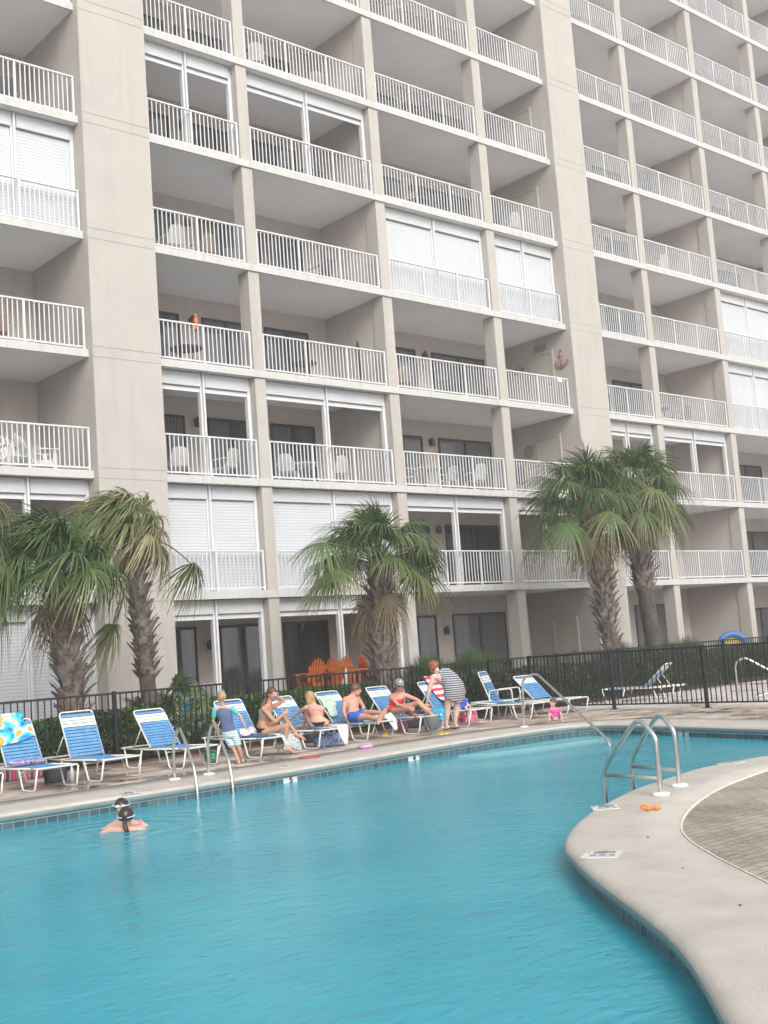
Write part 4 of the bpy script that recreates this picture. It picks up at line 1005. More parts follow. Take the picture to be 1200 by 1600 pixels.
# --- blonde girl, back to us
D0 = depof(V((12.75, -7.35, .4)))
J = jmap(D0, dict(pel=(498, 1129, 0), neck=(490, 1101, .10), head=(484, 1090, .17), hl=(489, 1131, 0), hr=(508, 1129, 0), sl=(478, 1106, .08), sr=(504, 1107, .08), el=(466, 1113, .22), wl=(456, 1122, .34), er=(503, 1121, .22), wr=(478, 1121, .40),
                  kl=(478, 1114, .26), al=(484, 1135, .32), fl=(474, 1137, .42), kr=(488, 1113, .36), ar=(474, 1132, .46), fr=(462, 1133, .5)))
J['bow'] = -cf*.06
ro, H = person('girl with long blonde hair and a pink bikini top, hugging her knees', J, .86, SK1, cf*.8-cr*.8-V((0, 0, .35)), hk=.92, fem=1)
hair(ro, H, HBL, 'long', .24, 1.03)
PNK = fabric('pink swim fabric', (.75, .22, .30))
def pk(mb):
    rings(mb, torso(J, .86, 1, .62, .72, .009), cap=False)
    for s in 'lr': mb.tube([J['s'+s].lerp(J['neck'], .45)-cf*.055, J['pel'].lerp(J['neck'], .68)-cf*.10], .008, 5)
cloth(ro, 'bikini_top', PNK, pk); cloth(ro, 'bikini_bottom', BKF, lambda mb: rings(mb, torso(J, .86, 1, -.0, .16, .010), cap=True))

# --- man in blue shorts, reclining
D0 = depof(V((13.85, -6.95, .4)))
J = jmap(D0, dict(pel=(553, 1119, 0), neck=(549, 1088, .16), head=(556, 1078, .17), hl=(558, 1118, .10), hr=(550, 1120, -.08), sl=(559, 1091, .28), sr=(539, 1093, .02), er=(537, 1112, -.06), wr=(543, 1126, -.08), el=(568, 1105, .26), wl=(566, 1117, .14),
                  kr=(574, 1120, -.35), ar=(592, 1124, -.62), fr=(596, 1115, -.60), kl=(579, 1113, -.25), al=(599, 1114, -.55), fl=(604, 1104, -.55)))
ro, H = person('shirtless man in blue swim shorts reclining on a lounger, head turned to the right', J, .98, SK4, cr*.9+cf*.15+V((0, 0, -.1)), hk=1.0, palms=[-cr, cr])
hair(ro, H, HBR, 'short')
RB = fabric('royal blue shorts', (.05, .12, .48))
def f_(mb):
    rings(mb, torso(J, .98, 0, -.02, .26, .014), cap=True)
    for s in 'lr': limbcloth(mb, J['h'+s], J['k'+s], -.05, .62, .100, .092, .98)
cloth(ro, 'swim_shorts', RB, f_)

# --- woman in the grey cap
D0 = depof(V((15.15, -7.05, .4)))
J = jmap(D0, dict(pel=(617, 1109, 0), neck=(623, 1083, -.04), head=(624, 1071, -.07), hl=(624, 1110, -.02), hr=(612, 1111, .0), sl=(635, 1087, -.04), sr=(611, 1088, .02), er=(621, 1101, -.20), wr=(637, 1106, -.42), el=(653, 1094, -.12), wl=(664, 1104, -.34),
                  kr=(640, 1106, -.42), ar=(644, 1115, -.12), fr=(656, 1116, -.24), kl=(654, 1098, -.34), al=(667, 1110, -.46), fl=(675, 1112, -.6)))
ro, H = person('woman in a grey cap, sunglasses and red swimsuit, sitting with bent knees on a lounger', J, .95, SK4, -cf+cr*.25, hk=1.0, fem=1)
hair(ro, H, HBR, 'pony', [H['hd']-H['f']*.09, H['hd']-H['f']*.12-cr*.05-V((0, 0, .06)), J['neck']-cr*.12+cf*.06])
CAPM = fabric('grey cap fabric', (.22, .24, .26)); 
def cp(mb):
    c, u, f, l, m4 = H['hd']+H['u']*.048, H['u'], H['f'], H['l'], H['m']; rows = []
    for i in range(7):
        a = math.pi/2*i/6; rows.append([c+(l*math.cos(b)*.093+f*math.sin(b)*.108)*math.cos(a)+u*math.sin(a)*.082 for b in [2*math.pi*j/18 for j in range(18)]])
    mb.grid(rows, 0, True, closeu=True)
    B = [(c+f*.095*math.sin(b)+l*.085*math.cos(b), c+f*(.19*math.sin(b)**.7)+l*.075*math.cos(b)-u*.02) for b in [math.pi*(.12+.76*j/8) for j in range(9)]]
    mb.grid([[p for p, q in B], [q for p, q in B], [q-u*.008 for p, q in B], [p-u*.012 for p, q in B]], 0, True)
    mb.ell(c+f*.095+u*.035, .022, .008, .022, 1, 8, 6, m4)
cloth(ro, 'cap', [CAPM, PLATE], cp)
def sg(mb):
    for q in (-1, 1): mb.ell(H['hd']+H['l']*q*.033+H['f']*.092+H['u']*.006, .028, .010, .019, 0, 10, 6, H['m'])
cloth(ro, 'sunglasses', mat('dark lens', (.02, .015, .02), .1), sg)
REDF = fabric('red swim fabric', (.62, .045, .05)); cloth(ro, 'swimsuit', REDF, lambda mb: rings(mb, torso(J, .95, 1, -.0, .72, .010), cap=True))

# --- woman bending over in the striped dress
D0 = depof(gz(705, 1140))
J = jmap(D0, dict(pel=(709, 1077, 0), neck=(685, 1053, .10), head=(678, 1043, .16), hl=(702, 1081, 0), hr=(716, 1080, .03), sl=(677, 1058, -.02), sr=(697, 1054, .22), el=(670, 1080, -.05), wl=(667, 1098, -.02), er=(712, 1074, .30), wr=(706, 1092, .38),
                  kl=(699, 1109, .0), kr=(713, 1108, .05), al=(697, 1134, .02), ar=(711, 1132, .06), fl=(689, 1136, .06), fr=(703, 1134, .14)))
J['base'] = gz(705, 1140)
ro, H = person('red-haired woman in a black and white striped dress bending over a lounger', J, 1.02, SK3, cf*.5-cr*.8-V((0, 0, .7)), hk=1.0, fem=1, up=(0, 0, 1), lr=1.12)
hair(ro, H, HRD, 'long', .10, 1.10)
STR = multi('black and white wavy stripes', [(.035, .04, .055), (.42, .43, .45)], 7.5, True, 1.2, 'Z')
LBL = fabric('light blue strap', (.25, .40, .62))
pts = [gd(688, 1051, D0+.10), gd(695, 1054, D0+.08), gd(703, 1062, D0+.04), gd(709, 1073, D0), gd(710, 1083, D0), gd(709, 1090, D0), gd(708, 1093, D0)]
w_ = [.13, .165, .185, .215, .22, .215, .21]; lat = (cr*.93+cf*.35+V((0, 0, .1))).normalized()
def dr(mb):
    R_ = []
    for i, p in enumerate(pts):
        tg = (pts[min(i+1, 6)]-pts[max(0, i-1)]).normalized(); l2 = (lat-tg*lat.dot(tg)).normalized(); R_.append((p, l2, w_[i], l2.cross(tg).normalized(), w_[i]*.72))
    rings(mb, R_, cap=False)
cloth(ro, 'dress', STR, dr, 'wavy striped sleeveless dress')
cloth(ro, 'shoulder_strap', LBL, lambda mb: mb.tube([gd(683, 1049, D0-.02), gd(690, 1047, D0+.05), gd(697, 1050, D0+.10)], .022, 6, flat=.5))
for s in 'lr':
    def sh(mb):
        a, f = J['a'+s], J['f'+s]; d = (f-a).normalized(); mb.tube([a-d*.06+V((0, 0, -.075)), a+d*.08+V((0, 0, -.07)), a+d*.21+V((0, 0, -.08))], [.035, .042, .034], 8, flat=.35)
        mb.tube(arc(a+V((0, 0, .0)), .038, 0, 6.28, 10, cr, cf), .007, 5); mb.tube([a+d*.1-cr*.045+V((0, 0, -.06)), a+d*.1+V((0, 0, -.005)), a+d*.1+cr*.045+V((0, 0, -.06))], .01, 5)
    cloth(ro, 'sandal', BKF, sh)

# --- child in blue behind her
D0 = depof(V((16.75, -6.6, .4)))
J = jmap(D0, dict(pel=(722, 1106, 0), neck=(722, 1090, 0), head=(723, 1081, 0), hl=(717, 1107, -.03), hr=(727, 1107, 0), sl=(716, 1093, 0), sr=(728, 1093, 0), el=(712, 1100, -.06), wl=(716, 1107, -.16), er=(731, 1101, -.05), wr=(728, 1107, -.16),
                  kl=(716, 1106, -.26), kr=(728, 1106, -.26), al=(718, 1117, -.30), ar=(729, 1117, -.30), fl=(718, 1120, -.4), fr=(730, 1120, -.4)))
ro, H = person('small child in a blue shirt sitting on the lounger, half hidden by the bending woman', J, .55, SK3, -cf-cr*.6, hk=.80)
hair(ro, H, HBR, 'short'); BS = fabric('bright blue shirt', (.04, .10, .50))
cloth(ro, 'shirt', BS, lambda mb: rings(mb, torso(J, .58, 0, 0, .96, .016), cap=True))
for s in 'lr': cloth(ro, 'sleeve', BS, lambda mb: limbcloth(mb, J['s'+s], J['e'+s], -.1, .6, .068, .062, .6))

# --- toddler in pink
D0 = depof(gz(868, 1126))
J = jmap(D0, dict(pel=(868, 1121, 0), neck=(866, 1107, 0), head=(864, 1098, 0), hl=(873, 1121, 0), hr=(863, 1121, 0), sl=(873, 1109, 0), sr=(859, 1109, 0), el=(877, 1116, -.06), wl=(876, 1122, -.12), er=(857, 1116, -.06), wr=(858, 1122, -.10),
                  kl=(876, 1114, -.16), kr=(860, 1115, -.16), al=(878, 1124, -.22), ar=(858, 1124, -.22), fl=(880, 1126, -.33), fr=(855, 1126, -.33)))
ro, H = person('toddler in a bright pink top squatting on the deck near the stair handrail', J, .44, SK1, -cf*.5-cr*.9, hk=.74, vox=.010)
hair(ro, H, HBR, 'short', vol=.96); HP = fabric('hot pink fabric', (.80, .09, .36))
cloth(ro, 'shirt', HP, lambda mb: rings(mb, torso(J, .47, 0, .14, .97, .02), cap=True))
for s in 'lr': cloth(ro, 'sleeve', HP, lambda mb: limbcloth(mb, J['s'+s], J['e'+s], -.15, .65, .075, .068, .5))
cloth(ro, 'diaper', PLATE, lambda mb: rings(mb, torso(J, .47, 0, -.08, .16, .025), cap=True))

# --- two swimmers
D0 = depof(gz(196, 1300, -.2))
def swim(hx, hy, dd, label, sk, sl, sr, face, tail, cap):
    J = {'neck': gd(hx-2, hy+17, D0+dd), 'head': gd(hx, hy, D0+dd)}
    p = J['neck']+V((0, 0, -.46)); J.update(pel=p, hl=p-cr*.1, hr=p+cr*.1, sl=gd(*sl, D0+dd), sr=gd(*sr, D0+dd))
    J['el'] = J['sl']-cr*.20+V((0, 0, -.10)); J['wl'] = J['el']-cr*.20+cf*.05+V((0, 0, -.0)); J['er'] = J['sr']+cr*.18+V((0, 0, -.10)); J['wr'] = J['er']+cf*.18+V((0, 0, -.03))
    for s, q in (('l', -1), ('r', 1)): J['k'+s] = p+cr*q*.12+V((0, 0, -.36))-cf*.1; J['a'+s] = J['k'+s]+V((0, 0, -.33)); J['f'+s] = J['a'+s]+cf*.2
    ro, H = person(label, J, .84, sk, face, hk=.96, fem=1); hair(ro, H, HDK, 'pony' if tail else 'short', tail(H) if tail else None, 1.05)
    return ro, H, J
ro, H, J = swim(190, 1264, .30, 'swimmer with swept-back dark hair and swim goggles, half hidden behind the other swimmer', SK1, (171, 1294), (221, 1289), -cf+cr*.1, None, 0)
GOG = mat('clear goggles', (.55, .60, .66), .15)
def gg(mb):
    for q in (-1, 1): mb.ell(H['hd']+H['l']*q*.034+H['f']*.088+H['u']*.05, .028, .016, .019, 0, 10, 6, H['m'])
    mb.tube(arc(H['hd']+H['u']*.05-H['f']*.01, .098, 0, 6.283, 20, H['l'], H['f']), .007, 5)
cloth(ro, 'goggles', GOG, gg); cloth(ro, 'swimsuit_strap', PNK, lambda mb: mb.tube([J['sr']+V((0, 0, .05)), J['sr']-cf*.06+V((0, 0, -.0))-cr*.02], .022, 6))
ro, H, J = swim(197, 1277, 0, 'swimmer with a dark ponytail seen from behind, close to the pool wall', SK1, (173, 1297), (219, 1296), cf-cr*.1, lambda H: [H['hd']-H['f']*.08+H['u']*.02, H['hd']-H['f']*.12-V((0, 0, .06)), H['hd']-H['f']*.12-V((0, 0, .15))+cr*.03], 1)
cloth(ro, 'goggle_strap', GOG, lambda mb: mb.tube(arc(H['hd']+H['u']*.02-H['f']*.012, .096, 0, 6.283, 20, H['l'], H['f']), .008, 5))
cloth(ro, 'bikini_top', fabric('blue bikini', (.08, .25, .75)), lambda mb: rings(mb, torso(J, .84, 1, .62, .86, .010), cap=False))
# ================================================================ PATIO AND BALCONY FURNITURE
def adirondack(label, loc, rz, m, tall=0.0, group=None, s=1.0):
    t = thing('adirondack_chair', label, 'chair', loc, rz, group); h = .36+tall; t.scale = (s, s, s if not tall else 1.0)
    mb = MB()
    for i in range(5): mb.box(-.26, .26, -.30+i*.115, -.30+i*.115+.10, h-.02*i*1.0, h+.02-.02*i)
    mb.build('seat', m, t, world=False)
    mb = MB()
    for i in range(7):
        x = (i-3)*.082; L = .78-.035*abs(i-3)**1.6; mx = Matrix.Translation((x*1.0, .24, h-.10)) @ Matrix.Rotation(-.38, 4, 'X') @ Matrix.Rotation(.045*(i-3), 4, 'Y')
        mb.box(-.034, .034, -.01, .012, 0, L-.03, 0, mx); mb.box(-.022, .022, -.0095, .0115, L-.03, L, 0, mx)
    for z in (.18, .48):
        mx = Matrix.Translation((0, .24, h-.10)) @ Matrix.Rotation(-.38, 4, 'X'); mb.box(-.28, .28, .0125, .035, z, z+.06, 0, mx)
    mb.build('backrest', m, t, world=False)
    for q in (-1, 1):
        mb = MB(); mb.box(q*.34-.06, q*.34+.06, -.38, .38, h+.22, h+.245); mb.build('armrest', m, t, world=False)
        mb = MB(); mb.box(q*.30-.012, q*.30+.012, -.34, -.24, 0, h+.219); mb.build('leg', m, t, world=False)
        mb = MB(); mb.box(q*.30-.012, q*.30+.012, .22, .31, 0, h+.219); mb.box(q*.27-.012, q*.27+.012, -.31, .36, h-.12, h-.021); 
        if tall: mb.box(q*.30-.0125, q*.30+.0125, -.239, .219, .2, .27)
        mb.build('leg', m, t, world=False)
    return t
def plastic_chair(label, loc, rz, m, group=None):
    t = thing('patio_chair', label, 'chair', loc, rz, group)
    mb = MB(); mb.box(-.23, .23, -.22, .22, .40, .425); mb.build('seat', m, t, world=False, bevel=.008)
    mb = MB(); rows = []
    for i in range(7):
        u = i/6; z = .42+.44*u; w = .22*(1-.25*u**3); rows.append([V((w*(j/4-1), .22+.10*u+.03*(1-(j/4-1)**2), z+(.03*(1-(j/4-1)**2) if i == 6 else 0))) for j in range(9)])
    mb.grid(rows); mb.grid([[p+V((0, .012, 0)) for p in r_][::-1] for r_ in rows]); mb.build('backrest', m, t, world=False)
    for q in (-1, 1):
        for y in (-.2, .2):
            mb = MB(); mb.tube([(q*.21, y, .40), (q*.25, y*1.15, 0)], [.022, .016], 6); mb.build('leg', m, t, world=False)
        mb = MB(); mb.tube(fillet([(q*.24, .26, .64), (q*.27, -.2, .63), (q*.24, -.22, .42)], .06), .018, 6); mb.build('armrest', m, t, world=False)
    return t
def roundtable(label, loc, m, r=.5, h=.72):
    t = thing('patio_table', label, 'table', loc)
    mb = MB(); mb.tube([(0, 0, h-.03), (0, 0, h)], r, 24); mb.build('tabletop', m, t, world=False)
    for i in range(4):
        a = i*math.pi/2+.4; mb = MB(); mb.tube([(math.cos(a)*r*.5, math.sin(a)*r*.5, h-.03), (math.cos(a)*r*.85, math.sin(a)*r*.85, 0)], .018, 6); mb.build('leg', m, t, world=False)
WPL = mat('white moulded plastic', (.46, .46, .45), .4, var=.04)
WWD = mat('white painted slats', (.62, .62, .60), .55, var=.05)
ORW = mat('orange painted wood', (.52, .13, .02), .5, var=.12)
TEA = mat('teal painted wood', (.02, .26, .34), .5); BRO = mat('dark brown wicker', (.05, .038, .03), .8, scale=40)
def F(k): return lvl(k)[0]
adirondack('white fan-back chair on the left balcony, facing the railing', (*gy(22, 705, .9)[:2], F(2)), 0.1, WWD)
adirondack('white fan-back chair on the left balcony seen from its side', (*gy(58, 700, 1.1)[:2], F(2)), 1.5, WWD)
for lb, x, y, k, rz in (
  ('white plastic chair on the third-storey balcony right of the wide pier, left half', 15.6, 1.2, 2, 2.6), ('white plastic chair on the third-storey balcony right of the wide pier, by the column', 16.8, 1.0, 2, 3.4),
  ('white plastic chair on the shuttered balcony left of the round glass table', 18.9, 1.1, 2, 2.2), ('white plastic chair facing the pool from the balcony of the second column bay', 20.4, 1.0, 2, 3.2),
  ('white plastic chair left of the round balcony table', 22.9, .9, 2, 1.6), ('white plastic chair right of the round balcony table', 24.7, 1.0, 2, -1.5), ('white plastic chair nearest the column, apart from the round table', 25.7, .8, 2, 3.0),
  ('pale plastic chair on the fifth-storey balcony beside the wide pier', 15.5, .9, 4, 3.1), ('pale plastic chair on the seventh-storey balcony at the top', 18.4, .7, 6, 2.5), ('pale plastic chair on the balcony below the top right shutter', 28.3, .8, 5, 3.0),
  ('white plastic chair on the open balcony above the tall palms', 36.5, .9, 5, 3.0), ('white plastic chair on the ground-floor patio at right', 35.8, .4, 0, 3.1)):
    plastic_chair(lb, (x, y, F(k)), rz, WPL)
roundtable('round white table between chairs on the balcony', (23.8, 1.0, F(2)), WPL, .5)
roundtable('round white table on the balcony with the half-raised shutter', (19.6, 1.4, F(2)), WPL, .5)
GO = 'orange bar-height chairs on the patio'
adirondack('orange tall chair turned side on, left end of the orange set', (19.0, .9, .14), -1.3, ORW, .42, GO, .80)
adirondack('orange tall chair with its fan back to the pool, left of the white mullion', (19.62, .55, .14), 3.14, ORW, .42, GO, .80)
adirondack('orange tall chair at the far side of the orange table', (20.75, 1.7, .14), .1, ORW, .42, GO, .80)
adirondack('orange tall chair nearest the middle palm trunk', (21.3, 1.0, .14), 1.4, ORW, .42, GO, .80)
t = thing('bar_table', 'square orange bar-height table between the orange chairs', 'table', (20.6, 1.0, .14))
mb = MB()
for i in range(6): mb.box(-.42+i*.14, -.42+i*.14+.13, -.42, .42, 1.0, 1.03)
mb.build('tabletop', ORW, t, world=False)
for q in (-1, 1):
    for w_q in (-1, 1): mb = MB(); mb.box(q*.36-.04, q*.36+.04, w_q*.36-.04, w_q*.36+.04, 0, .999); mb.build('leg', ORW, t, world=False)
adirondack('teal fan-back chair behind the fan palm, by the left patio opening', (*gy(290, 1065, .2)[:2], .14), .3, TEA)
adirondack('dark fan-back chair behind the grey loungers', (17.0, 2.0, .14), .2, BRO)
for lb, x, y, rz in (('dark wicker patio chair behind the feathery grass', 24.6, 1.6, 2.8), ('dark wicker patio chair under the closet door bay', 34.9, 1.2, 2.4)): plastic_chair(lb, (x, y, .14), rz, BRO)
t = thing('grill_cart', 'dark patio grill with a white towel laid on its lid', 'grill', (27.2, 1.2, .14), .1)
mb = MB(); mb.box(-.4, .4, -.22, .22, .35, .72); mb.build('firebox', BRO, t, world=False, bevel=.02); mb = MB(); mb.tube([(-.38, 0, .74), (.38, 0, .74)], .21, 12, flat=.8); mb.build('lid', BRO, t, world=False)
for q in (-1, 1):
    for w_q in (-1, 1): mb = MB(); mb.box(q*.36-.02, q*.36+.02, w_q*.18-.02, w_q*.18+.02, 0, .349); mb.build('leg', BRO, t, world=False)
TWH = fabric('white towel', (.60, .60, .62))
mb = MB(); mb.grid([[V((26.85+.12*i, 1.0+.1*j, 1.045+.03*mnoise.noise(V((i, j, 0)))-.012*(j-2)**2)) for i in range(7)] for j in range(5)]); tag(mb.build('towel', TWH), 'white towel folded on the dark patio grill', 'towel')
BAYN = {'L': 'left of the first wide pier', 'A': 'just right of the first wide pier', 'B': 'second from the first wide pier', 'C': 'third from the first wide pier', 'D': 'just left of the second wide pier', 'E': 'just right of the second wide pier', 'F': 'second from the second wide pier', 'G': 'third from the second wide pier'}
ORD = {1: 'second', 2: 'third', 3: 'fourth', 4: 'fifth', 5: 'sixth', 6: 'seventh', 7: 'eighth'}
DGR = mat('dark grey mesh seating', (.07, .07, .08), .7); TANC = mat('tan wicker', (.26, .20, .15), .8, scale=30)
for bay, k, dx, y, rz, m, cn in (('A', 3, .7, 1.2, 2.9, DGR, 'dark'), ('A', 5, .9, 1.1, 3.0, DGR, 'dark'), ('A', 4, 2.1, 1.0, 3.3, TANC, 'tan'), ('B', 3, 1.0, 1.2, 2.7, DGR, 'dark'), ('B', 4, 2.8, 1.0, 3.3, DGR, 'dark'), ('B', 5, 1.6, .9, 3.0, DGR, 'dark'), ('B', 6, 3.2, 1.1, 2.6, TANC, 'tan'),
   ('C', 3, 1.0, 1.0, 2.8, TANC, 'tan'), ('C', 3, 2.9, 1.1, 3.4, DGR, 'dark'), ('C', 5, 1.2, 1.0, 3.0, DGR, 'dark'), ('C', 6, 2.4, .8, 3.2, DGR, 'dark'), ('C', 7, 1.4, .9, 3.0, TANC, 'tan'), ('D', 2, .9, .9, 3.0, DGR, 'dark'), ('D', 5, .7, .8, 3.0, DGR, 'dark'), ('D', 3, .6, 1.2, 2.4, DGR, 'dark'),
   ('E', 3, 1.0, .9, 3.0, DGR, 'dark'), ('E', 5, 1.6, .9, 3.0, TANC, 'tan'), ('F', 3, 2.6, 1.0, 3.1, DGR, 'dark'), ('F', 6, 1.4, .9, 3.0, DGR, 'dark'), ('G', 2, 1.3, 1.0, 2.9, DGR, 'dark'), ('G', 5, 2.2, 1.0, 2.9, DGR, 'dark'), ('L', 3, 1.2, 1.0, 3.0, TANC, 'tan'), ('L', 5, 1.6, 1.0, 3.0, DGR, 'dark'), ('G', 1, 1.6, 1.1, 3.0, DGR, 'dark')):
    plastic_chair('%s balcony chair on the %s floor, bay %s' % (cn, ORD[k], BAYN[bay]), (BAYS[bay][0]+dx, y, F(k)), rz, m)
for bay, k, dx in (('A', 3, 1.6), ('B', 3, 2.1), ('C', 5, 2.4), ('F', 3, 1.4), ('B', 5, 2.8)):
    roundtable('dark round balcony table on the %s floor, bay %s' % (ORD[k], BAYN[bay]), (BAYS[bay][0]+dx, 1.2, F(k)), DGR, .42)
# inflatable ring
t = thing('inflatable_ring', 'blue and yellow inflatable ring leaning on the right patio wall', 'pool ring', (*gy(1147, 1010, -.5)[:2], .14))
c0 = gy(1147, 1013, -.5); mb = MB(); mb.tube(arc(c0, .50, 0, 6.2831*35/36, 35, cr, V((0, 0, 1))), .11, 10, closed=True); mb.build('tube', mat('blue inflatable vinyl', (.05, .15, .38), .5), t)
mb = MB(); rows = [[c0+(cr*math.cos(a)+V((0, 0, 1))*math.sin(a))*q+cf*.02 for a in [2*math.pi*j/24 for j in range(24)]] for q in (.02, .2, .40)]; mb.grid(rows, 0, True, closeu=True); mb.build('centre_panel', mat('yellow vinyl', (.42, .34, .08), .5), t)
# wall decorations of the balcony with the anchor
k = 3; zf = F(k); xw = 29.655
ar = mat('weathered red paint', (.36, .15, .13), .7, var=.3, scale=12)
mb = MB(); y0 = .28
def an(pts, r): mb.tube([V((xw-.03, y0+a*.78, zf+1.7+(b-1.7)*.78)) for a, b in pts], r*.78, 8)
an([(0, 1.35), (0, 2.0)], .035); an([(-.14, 1.85), (.14, 1.85)], .026); an([(-.30, 1.62), (-.24, 1.45), (0, 1.34), (.24, 1.45), (.30, 1.62)], .04); an([(-.36, 1.54), (-.30, 1.66), (-.22, 1.56)], .022); an([(.36, 1.54), (.30, 1.66), (.22, 1.56)], .022)
mb.tube(arc((xw-.03, y0, zf+1.985), .045, 0, 6.2831*11/12, 11, (0, 1, 0), (0, 0, 1)), .02, 6, closed=True)
tag(mb.build('anchor_decoration', ar), 'red wooden anchor hung on the balcony side wall', 'wall decoration')
SG = mat('brown driftwood sign', (.20, .13, .075), .8, col2=(.34, .24, .13), scale=14)
for lb, ya, z_, w2 in (('brown wooden sign high on the wall above the closet door, left of the red anchor', 1.15, 2.28, .26), ('brown wooden sign lower and deeper in the balcony, beyond the closet door', 2.15, 1.72, .24)):
    t = thing('wall_sign', lb, 'sign', (xw-.02, ya, zf+z_)); mb = MB(); mb.box(xw-.03, xw-.004, ya-w2, ya+w2, zf+z_-.09, zf+z_+.09); mb.build('board', SG, t)
    mb = MB(); mb.tube([(xw-.03, ya-w2*.7, zf+z_+.09), (xw-.02, ya, zf+z_+.20), (xw-.03, ya+w2*.7, zf+z_+.09)], .006, 5); mb.build('hanger', DFRAME, t)
mb = MB(); mb.tube(arc((xw-.05, 2.0, F(2)+1.75), .17, 0, 6.2831*19/20, 19, (0, 1, 0), (0, 0, 1)), .035, 7, closed=True); tag(mb.build('wreath', SG), 'brown round wreath on the balcony side wall, one floor below the anchor', 'wreath')
mb = MB(); mb.box(29.1, 29.32, .07, .084, F(3)+.86, F(3)+1.0); mb.box(29.12, 29.3, .066, .07, F(3)+.88, F(3)+.98); tag(mb.build('railing_tag', PLATE), 'small white tag tied to the railing below the red anchor', 'tag')
mb = MB(); c = V((15.72, .3, F(3)+1.15)); mb.ell(c, .07, .06, .13); mb.ell(c+V((0, 0, .15)), .05, .05, .05); mb.ell(c-V((0, 0, .18)), .09, .05, .08); tag(mb.build('orange_float', ORW), 'small orange float standing behind the balcony railing', 'float')
mb = MB(); c = V((21.3, .7, F(3)+.0)); mb.tube([c, c+V((0, 0, 1.2)), c+V((.0, 0, 1.42))], [.02, .07, .02], 8); mb.tube([c+V((0, 0, 0)), c+V((0, 0, .04))], .2, 12); tag(mb.build('folded_parasol', BRO), 'dark folded parasol on the balcony next to the column', 'parasol')

# ================================================================ THINGS ON AND UNDER THE LOUNGERS
def LP(i, x, y, z):
    o = LO[i]; return V(o.location)+Matrix.Rotation(o.rotation_euler.z, 3, 'Z') @ V((x, y, z))*.93
def backpt(i, x, s, o=.03):
    a = R(LOUN[i][4]); return LP(i, x, .08+math.cos(a)*s-math.sin(a)*o, .35+math.sin(a)*s+math.cos(a)*o)
def drape(name, label, rows, m, cat='towel', wob=.02, sc=6, seed=0, th=.012, grp=None):
    """rows of 3D control points -> a wrinkled cloth with thickness"""
    rr = []
    U, Vn = 14, 14; A = [catmull([V(p) for p in r_], False, 9) if False else [V(p) for p in r_] for r_ in rows]
    def lerprow(r_, u):
        x = u*(len(r_)-1); i = min(int(x), len(r_)-2); return r_[i].lerp(r_[i+1], x-i)
    for a in range(Vn+1):
        v = a/Vn*(len(A)-1); i = min(int(v), len(A)-2); row = []
        for b in range(U+1):
            p = lerprow(A[i], b/U).lerp(lerprow(A[i+1], b/U), v-i); d = V((mnoise.noise(p*sc+V((seed, 0, 0))), mnoise.noise(p*sc+V((0, seed+9, 0))), abs(mnoise.noise(p*sc+V((5, 0, seed))))))*wob; row.append(p+d)
        rr.append(row)
    mb = MB(); mb.grid(rr); o = mb.build(name, m); so_ = o.modifiers.new('s', 'SOLIDIFY'); so_.thickness = th
    return tag(o, label, cat, grp)
TIE = multi('tie-dye towel print', [(.02, .08, .45), (.02, .35, .60), (.10, .60, .62), (.65, .80, .82), (.80, .25, .05), (.80, .55, .08), (.70, .12, .30)], 3.2, distort=1.5)
PUR = multi('purple patterned cloth', [(.05, .03, .20), (.30, .10, .35), (.60, .55, .70), (.08, .06, .35), (.45, .10, .35)], 16)
FLO = multi('blue floral towel', [(.06, .14, .42), (.55, .65, .75), (.08, .18, .48), (.70, .62, .12), (.60, .68, .75), (.05, .16, .30)], 13)
PWH = multi('pale pink and white towel', [(.65, .55, .60), (.72, .70, .74), (.50, .45, .62), (.72, .68, .70)], 9)
LGR = multi('pale green and white towel', [(.28, .45, .26), (.55, .60, .52), (.30, .50, .36), (.50, .56, .58)], 8)
FLG = multi('red and white zigzag stripes', [(.62, .03, .07), (.74, .70, .70)], 2.6, True, 1.6, 'Z')
BTQ = multi('turquoise printed cloth', [(.02, .20, .45), (.05, .45, .60), (.02, .12, .35), (.10, .50, .62)], 14)
drape('beach_towel', 'tie-dye beach towel hanging over a lounger backrest', [[backpt(1, -.36, .86), backpt(1, -.1, .90), backpt(1, .14, .88)], [backpt(1, -.38, .60, .05), backpt(1, -.1, .62, .05), backpt(1, .20, .60, .05)], [backpt(1, -.34, .34, .04), backpt(1, -.05, .36, .04), backpt(1, .30, .45, .04)]], TIE, wob=.05)
drape('patterned_cloth', 'purple patterned cloth crumpled on the seat below the tie-dye towel', [[LP(1, -.30, .02, .40), LP(1, .30, .06, .40)], [LP(1, -.28, -.16, .37), LP(1, .25, -.10, .37)]], PUR, 'towel', .05, 14)
drape('floral_towel', 'blue floral towel hanging off the foot of the lounger under the girl in green', [[LP(4, -.10, -.50, .38), LP(4, .36, -.45, .38)], [LP(4, -.05, -.90, .38), LP(4, .40, -.85, .38)], [LP(4, .05, -1.03, .30), LP(4, .42, -1.0, .30)], [LP(4, .08, -1.06, .08), LP(4, .42, -1.04, .06)]], FLO, wob=.05)
drape('white_towel', 'pale pink and white towel bunched on the seat left of the girl in green', [[LP(4, -.34, .00, .40), LP(4, .0, .02, .42)], [LP(4, -.34, -.25, .46), LP(4, -.02, -.25, .48)], [LP(4, -.34, -.45, .38), LP(4, -.05, -.45, .38)]], PWH, wob=.08, sc=9)
drape('white_towel', 'white towel hanging in a point from the foot of the blonde girl\'s lounger', [[LP(5, .05, -.70, .37), LP(5, .34, -.70, .37)], [LP(5, .02, -1.02, .37), LP(5, .34, -1.0, .37)], [LP(5, .18, -1.05, .02), LP(5, .24, -1.04, .02)]], TWH, wob=.03)
